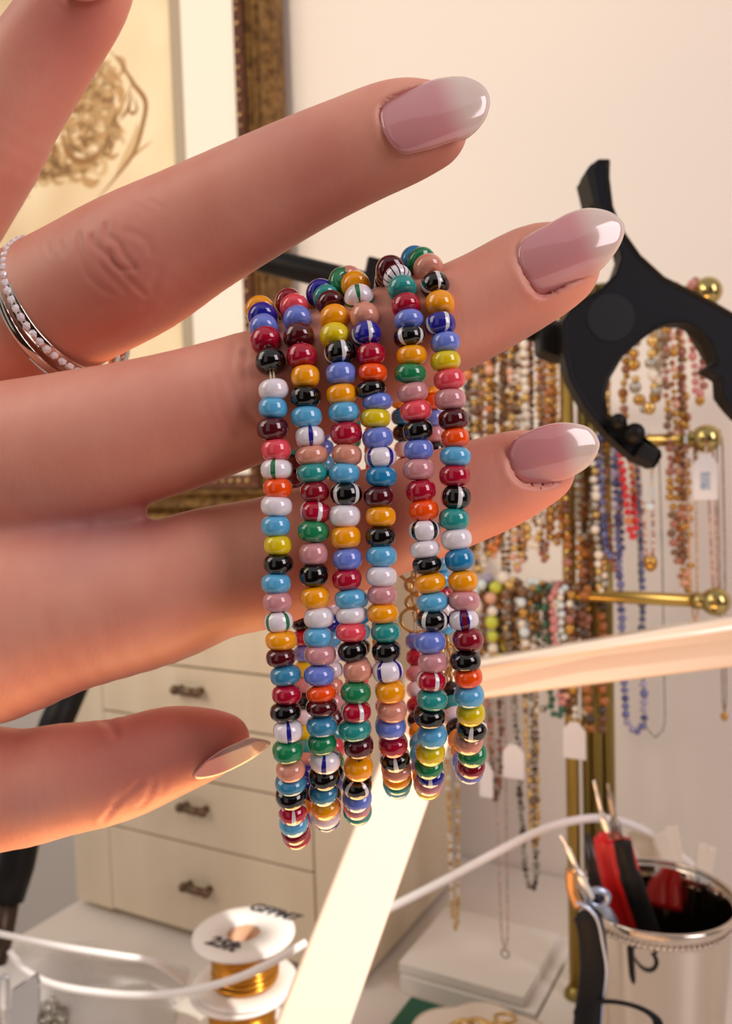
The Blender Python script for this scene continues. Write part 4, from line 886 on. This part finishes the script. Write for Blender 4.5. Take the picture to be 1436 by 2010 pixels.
ST.append((K1([('M', 846, 168, 0), ('WKm', 882, 212, 0), ('T', 908, 268, 0), ('R', 930, 360, 0), ('P', 945, 440, 0), ('KW', 947, 530, -35), ('A', 960, 630, 0), ('G', 953, 730, 0), ('L', 965, 830, 0), ('C', 983, 930, 0)])
 + K2([('K', 977, 45, 0), ('P', 980, 152, 0), ('L', 980, 263, 0), ('R', 993, 383, 0), ('O', 1010, 492, 0), ('WK', 1013, 605, 45), ('W', 1015, 712, 0), ('K', 1028, 800, 0), ('A', 1045, 903, 0), ('S', 1058, 1010, 0), ('KW', 1058, 1110, -33)])
 + K3([('P', 1028, 120, 0), ('L', 1045, 238, 0), ('RW', 1035, 345, 25), ('T', 1040, 455, 0), ('K', 1025, 550, 0), ('S', 1040, 665, 0), ('Y', 1030, 765, 0), ('G', 1020, 845, 0), ('NW', 1030, 895, 0), ('L', 1022, 940, 0)]),
 {810: 'B', 843: 'K', 882: 'W', 908: 'R', 1253: 'P', 1283: 'R', 1317: 'L', 1344: 'W', 1380: 'R', 1415: 'K', 1442: 'A', 1467: 'S'}, .1148, 'fifth beaded bracelet from the left, with a many-striped white bead near its top'))
ST.append((K1([('B', 975, 112, 0), ('G', 1012, 122, 0), ('F', 1050, 160, 0), ('KW', 1085, 250, 28), ('A', 1112, 352, 0), ('NW', 1115, 462, 32), ('P', 1142, 560, 0), ('Y', 1143, 660, 0), ('C', 1165, 760, 0), ('L', 1167, 868, 0), ('M', 1185, 975, 0)])
 + K2([('O', 1185, 85, 0), ('S', 1187, 190, 0), ('R', 1183, 298, 0), ('KW', 1190, 420, 18), ('T', 1180, 543, 0), ('W', 1192, 655, 0), ('B', 1210, 770, 0), ('A', 1230, 892, 0), ('L', 1235, 1000, 0), ('WNR', 1232, 1108, 5)])
 + K3([('D', 1250, 105, 0), ('K', 1235, 230, 0), ('O', 1253, 325, 0), ('S', 1257, 432, 0), ('Y', 1267, 538, 0), ('KW', 1273, 625, 0), ('F', 1252, 700, 0), ('G', 1275, 772, 0), ('D', 1270, 845, 0)]),
 {781: 'O', 812: 'P', 843: 'L', 879: 'K', 1384: 'T', 1410: 'W', 1437: 'K', 1469: 'A', 1497: 'P'}, .1145, 'rightmost beaded bracelet, ending in a dark red bead below a green one'))
goldm = pm_('gold2')
for si, (front, backc, Df, label) in enumerate(ST):
    yt = front[0][2]-(30 if si == 4 else 6); yb = front[-1][2]+24; pxm = Df/FPX
    Dtop = Df+.0115; ab = .0165
    W3 = []
    for c, x, y, a in front:
        dz = (y-yt)*pxm; D = Df
        if dz < .0115: D = Df+.0115-math.sqrt(max(0, .0115**2-(.0115-dz)**2))
        dzb = (yb-y)*pxm
        if dzb < ab: D = max(D, Df+ab-math.sqrt(max(0, ab**2-(ab-max(dzb, 0))**2)))
        W3.append(P(x, y, D))
    fr = list(front)
    # back half
    zs = [p.z for p in W3]; zb_, zt__ = W3[-1].z, W3[0].z
    def Xat(z): return float(np.interp(z, zs[::-1], [p.x for p in W3][::-1]))
    ylast = W3[-1].y; Yb = .1160*0+ (P(718, 1005, Df).y+2*ab)
    zlow = zb_-.0022
    ctrl = [W3[-1], Vector((W3[-1].x, ylast+.0035, zlow+.0002)), Vector((W3[-1].x, ylast+.010, zlow+.0006)), Vector((Xat(zb_+.008), Yb-.0045, zb_+.0035)), Vector((Xat(zb_+.014), Yb-.0008, zb_+.012)), Vector((Xat(zb_+.022), Yb, zb_+.022))]
    for f in (.45, .6, .75): z = zb_+(zt__-zb_)*f; ctrl.append(Vector((Xat(z), Yb, z)))
    ctrl += [Vector((Xat(zt__-.008), Yb-.0015, zt__-.012)), Vector((W3[0].x, Yb-.007, zt__-.003)), W3[0]]
    path = [Vector(p) for p in cr([tuple(p) for p in ctrl], 24)]
    acc = 0; need = .00275; back = []
    for a, b_ in zip(path[:-1], path[1:]):
        d = (b_-a).length
        while acc+d > need: back.append(a+(b_-a)*((need-acc)/d)); need += .00275
        acc += d
    if back and (back[-1]-W3[0]).length < .0018: back.pop()
    root = empty('beaded_bracelet', W3[0], label, 'bracelet', 'beaded bracelets on the middle finger')
    allp = W3+back; n = len(allp); rnd = random.Random(si+20); pal = 'NPRKWSMCOYATGFLB'
    # clasp gap on the back half
    gap = {4: (1110, 1236), 5: (1236, 1345)}.get(si)
    loop = allp+[allp[0]]
    for i, p in enumerate(allp):
        prv, nxt = allp[i-1], allp[(i+1) % n]; t = (nxt-prv).normalized()
        if i < len(fr): code, ang = fr[i][0], fr[i][3]
        else:
            px_, py_, _ = proj(np.array([p])); py_ = float(py_[0]); code = rnd.choice(pal); ang = rnd.uniform(0, 90)
            if backc:
                ky = min(backc, key=lambda k: abs(k-py_))
                if abs(ky-py_) < 17: code = backc[ky]
            if gap and gap[0] < py_ < gap[1]: continue
        s1 = (p-prv).length; s2 = (nxt-p).length; sp_ = (min(s1, .00285)+min(s2, .00285))/2 if i else .0027
        tz_ = max(.8, min(1.2, sp_/.0027)); rsc = rnd.uniform(.95, 1.05)*(1.0 if code not in 'OY' else .95)
        if i >= len(fr): tz_ = 1.0
        vdir = (CAM-p).normalized(); xa = (vdir-t*vdir.dot(t)).normalized(); ya = t.cross(xa)
        rot = Matrix((xa, ya, t)).transposed() @ Matrix.Rotation(-math.radians(ang) if True else 0, 3, 'Z')
        rot = rot @ Matrix.Rotation(rnd.uniform(-.07, .07), 3, 'X')
        b_ = bpy.data.objects.new('bead', bead_mesh(code)); COL.objects.link(b_); par(b_, root)
        b_.matrix_basis = Matrix.Translation(p) @ rot.to_4x4() @ Matrix.Diagonal((rsc, rsc, tz_, 1))
    mb = MB()
    for dxy in (-.00022, .00022): mb.add(tube([q_+Vector((dxy, 0, 0)) for q_ in loop], .00016, 6, cap=False))
    mb.build('string', mat('clear_elastic', (214, 196, 160), .2, coat=.6), root, True)
    if gap:
        mb = MB(); y = gap[0]+6; j = 0
        ref = [p for p in back]
        while y < gap[1]-4:
            best = min(path, key=lambda q: abs(float(proj(np.array([q]))[1][0])-y) + (0 if q.y > .14 else 1e3))
            mb.add(torus(best, .0013 if j % 3 else .0022, .00030, Vector((1 if j % 2 else .2, 1 if j % 2 == 0 else .2, 0)), 18, 6, 1.2)); y += 17; j += 1
        mb.build('clasp_chain', goldm, root, True)
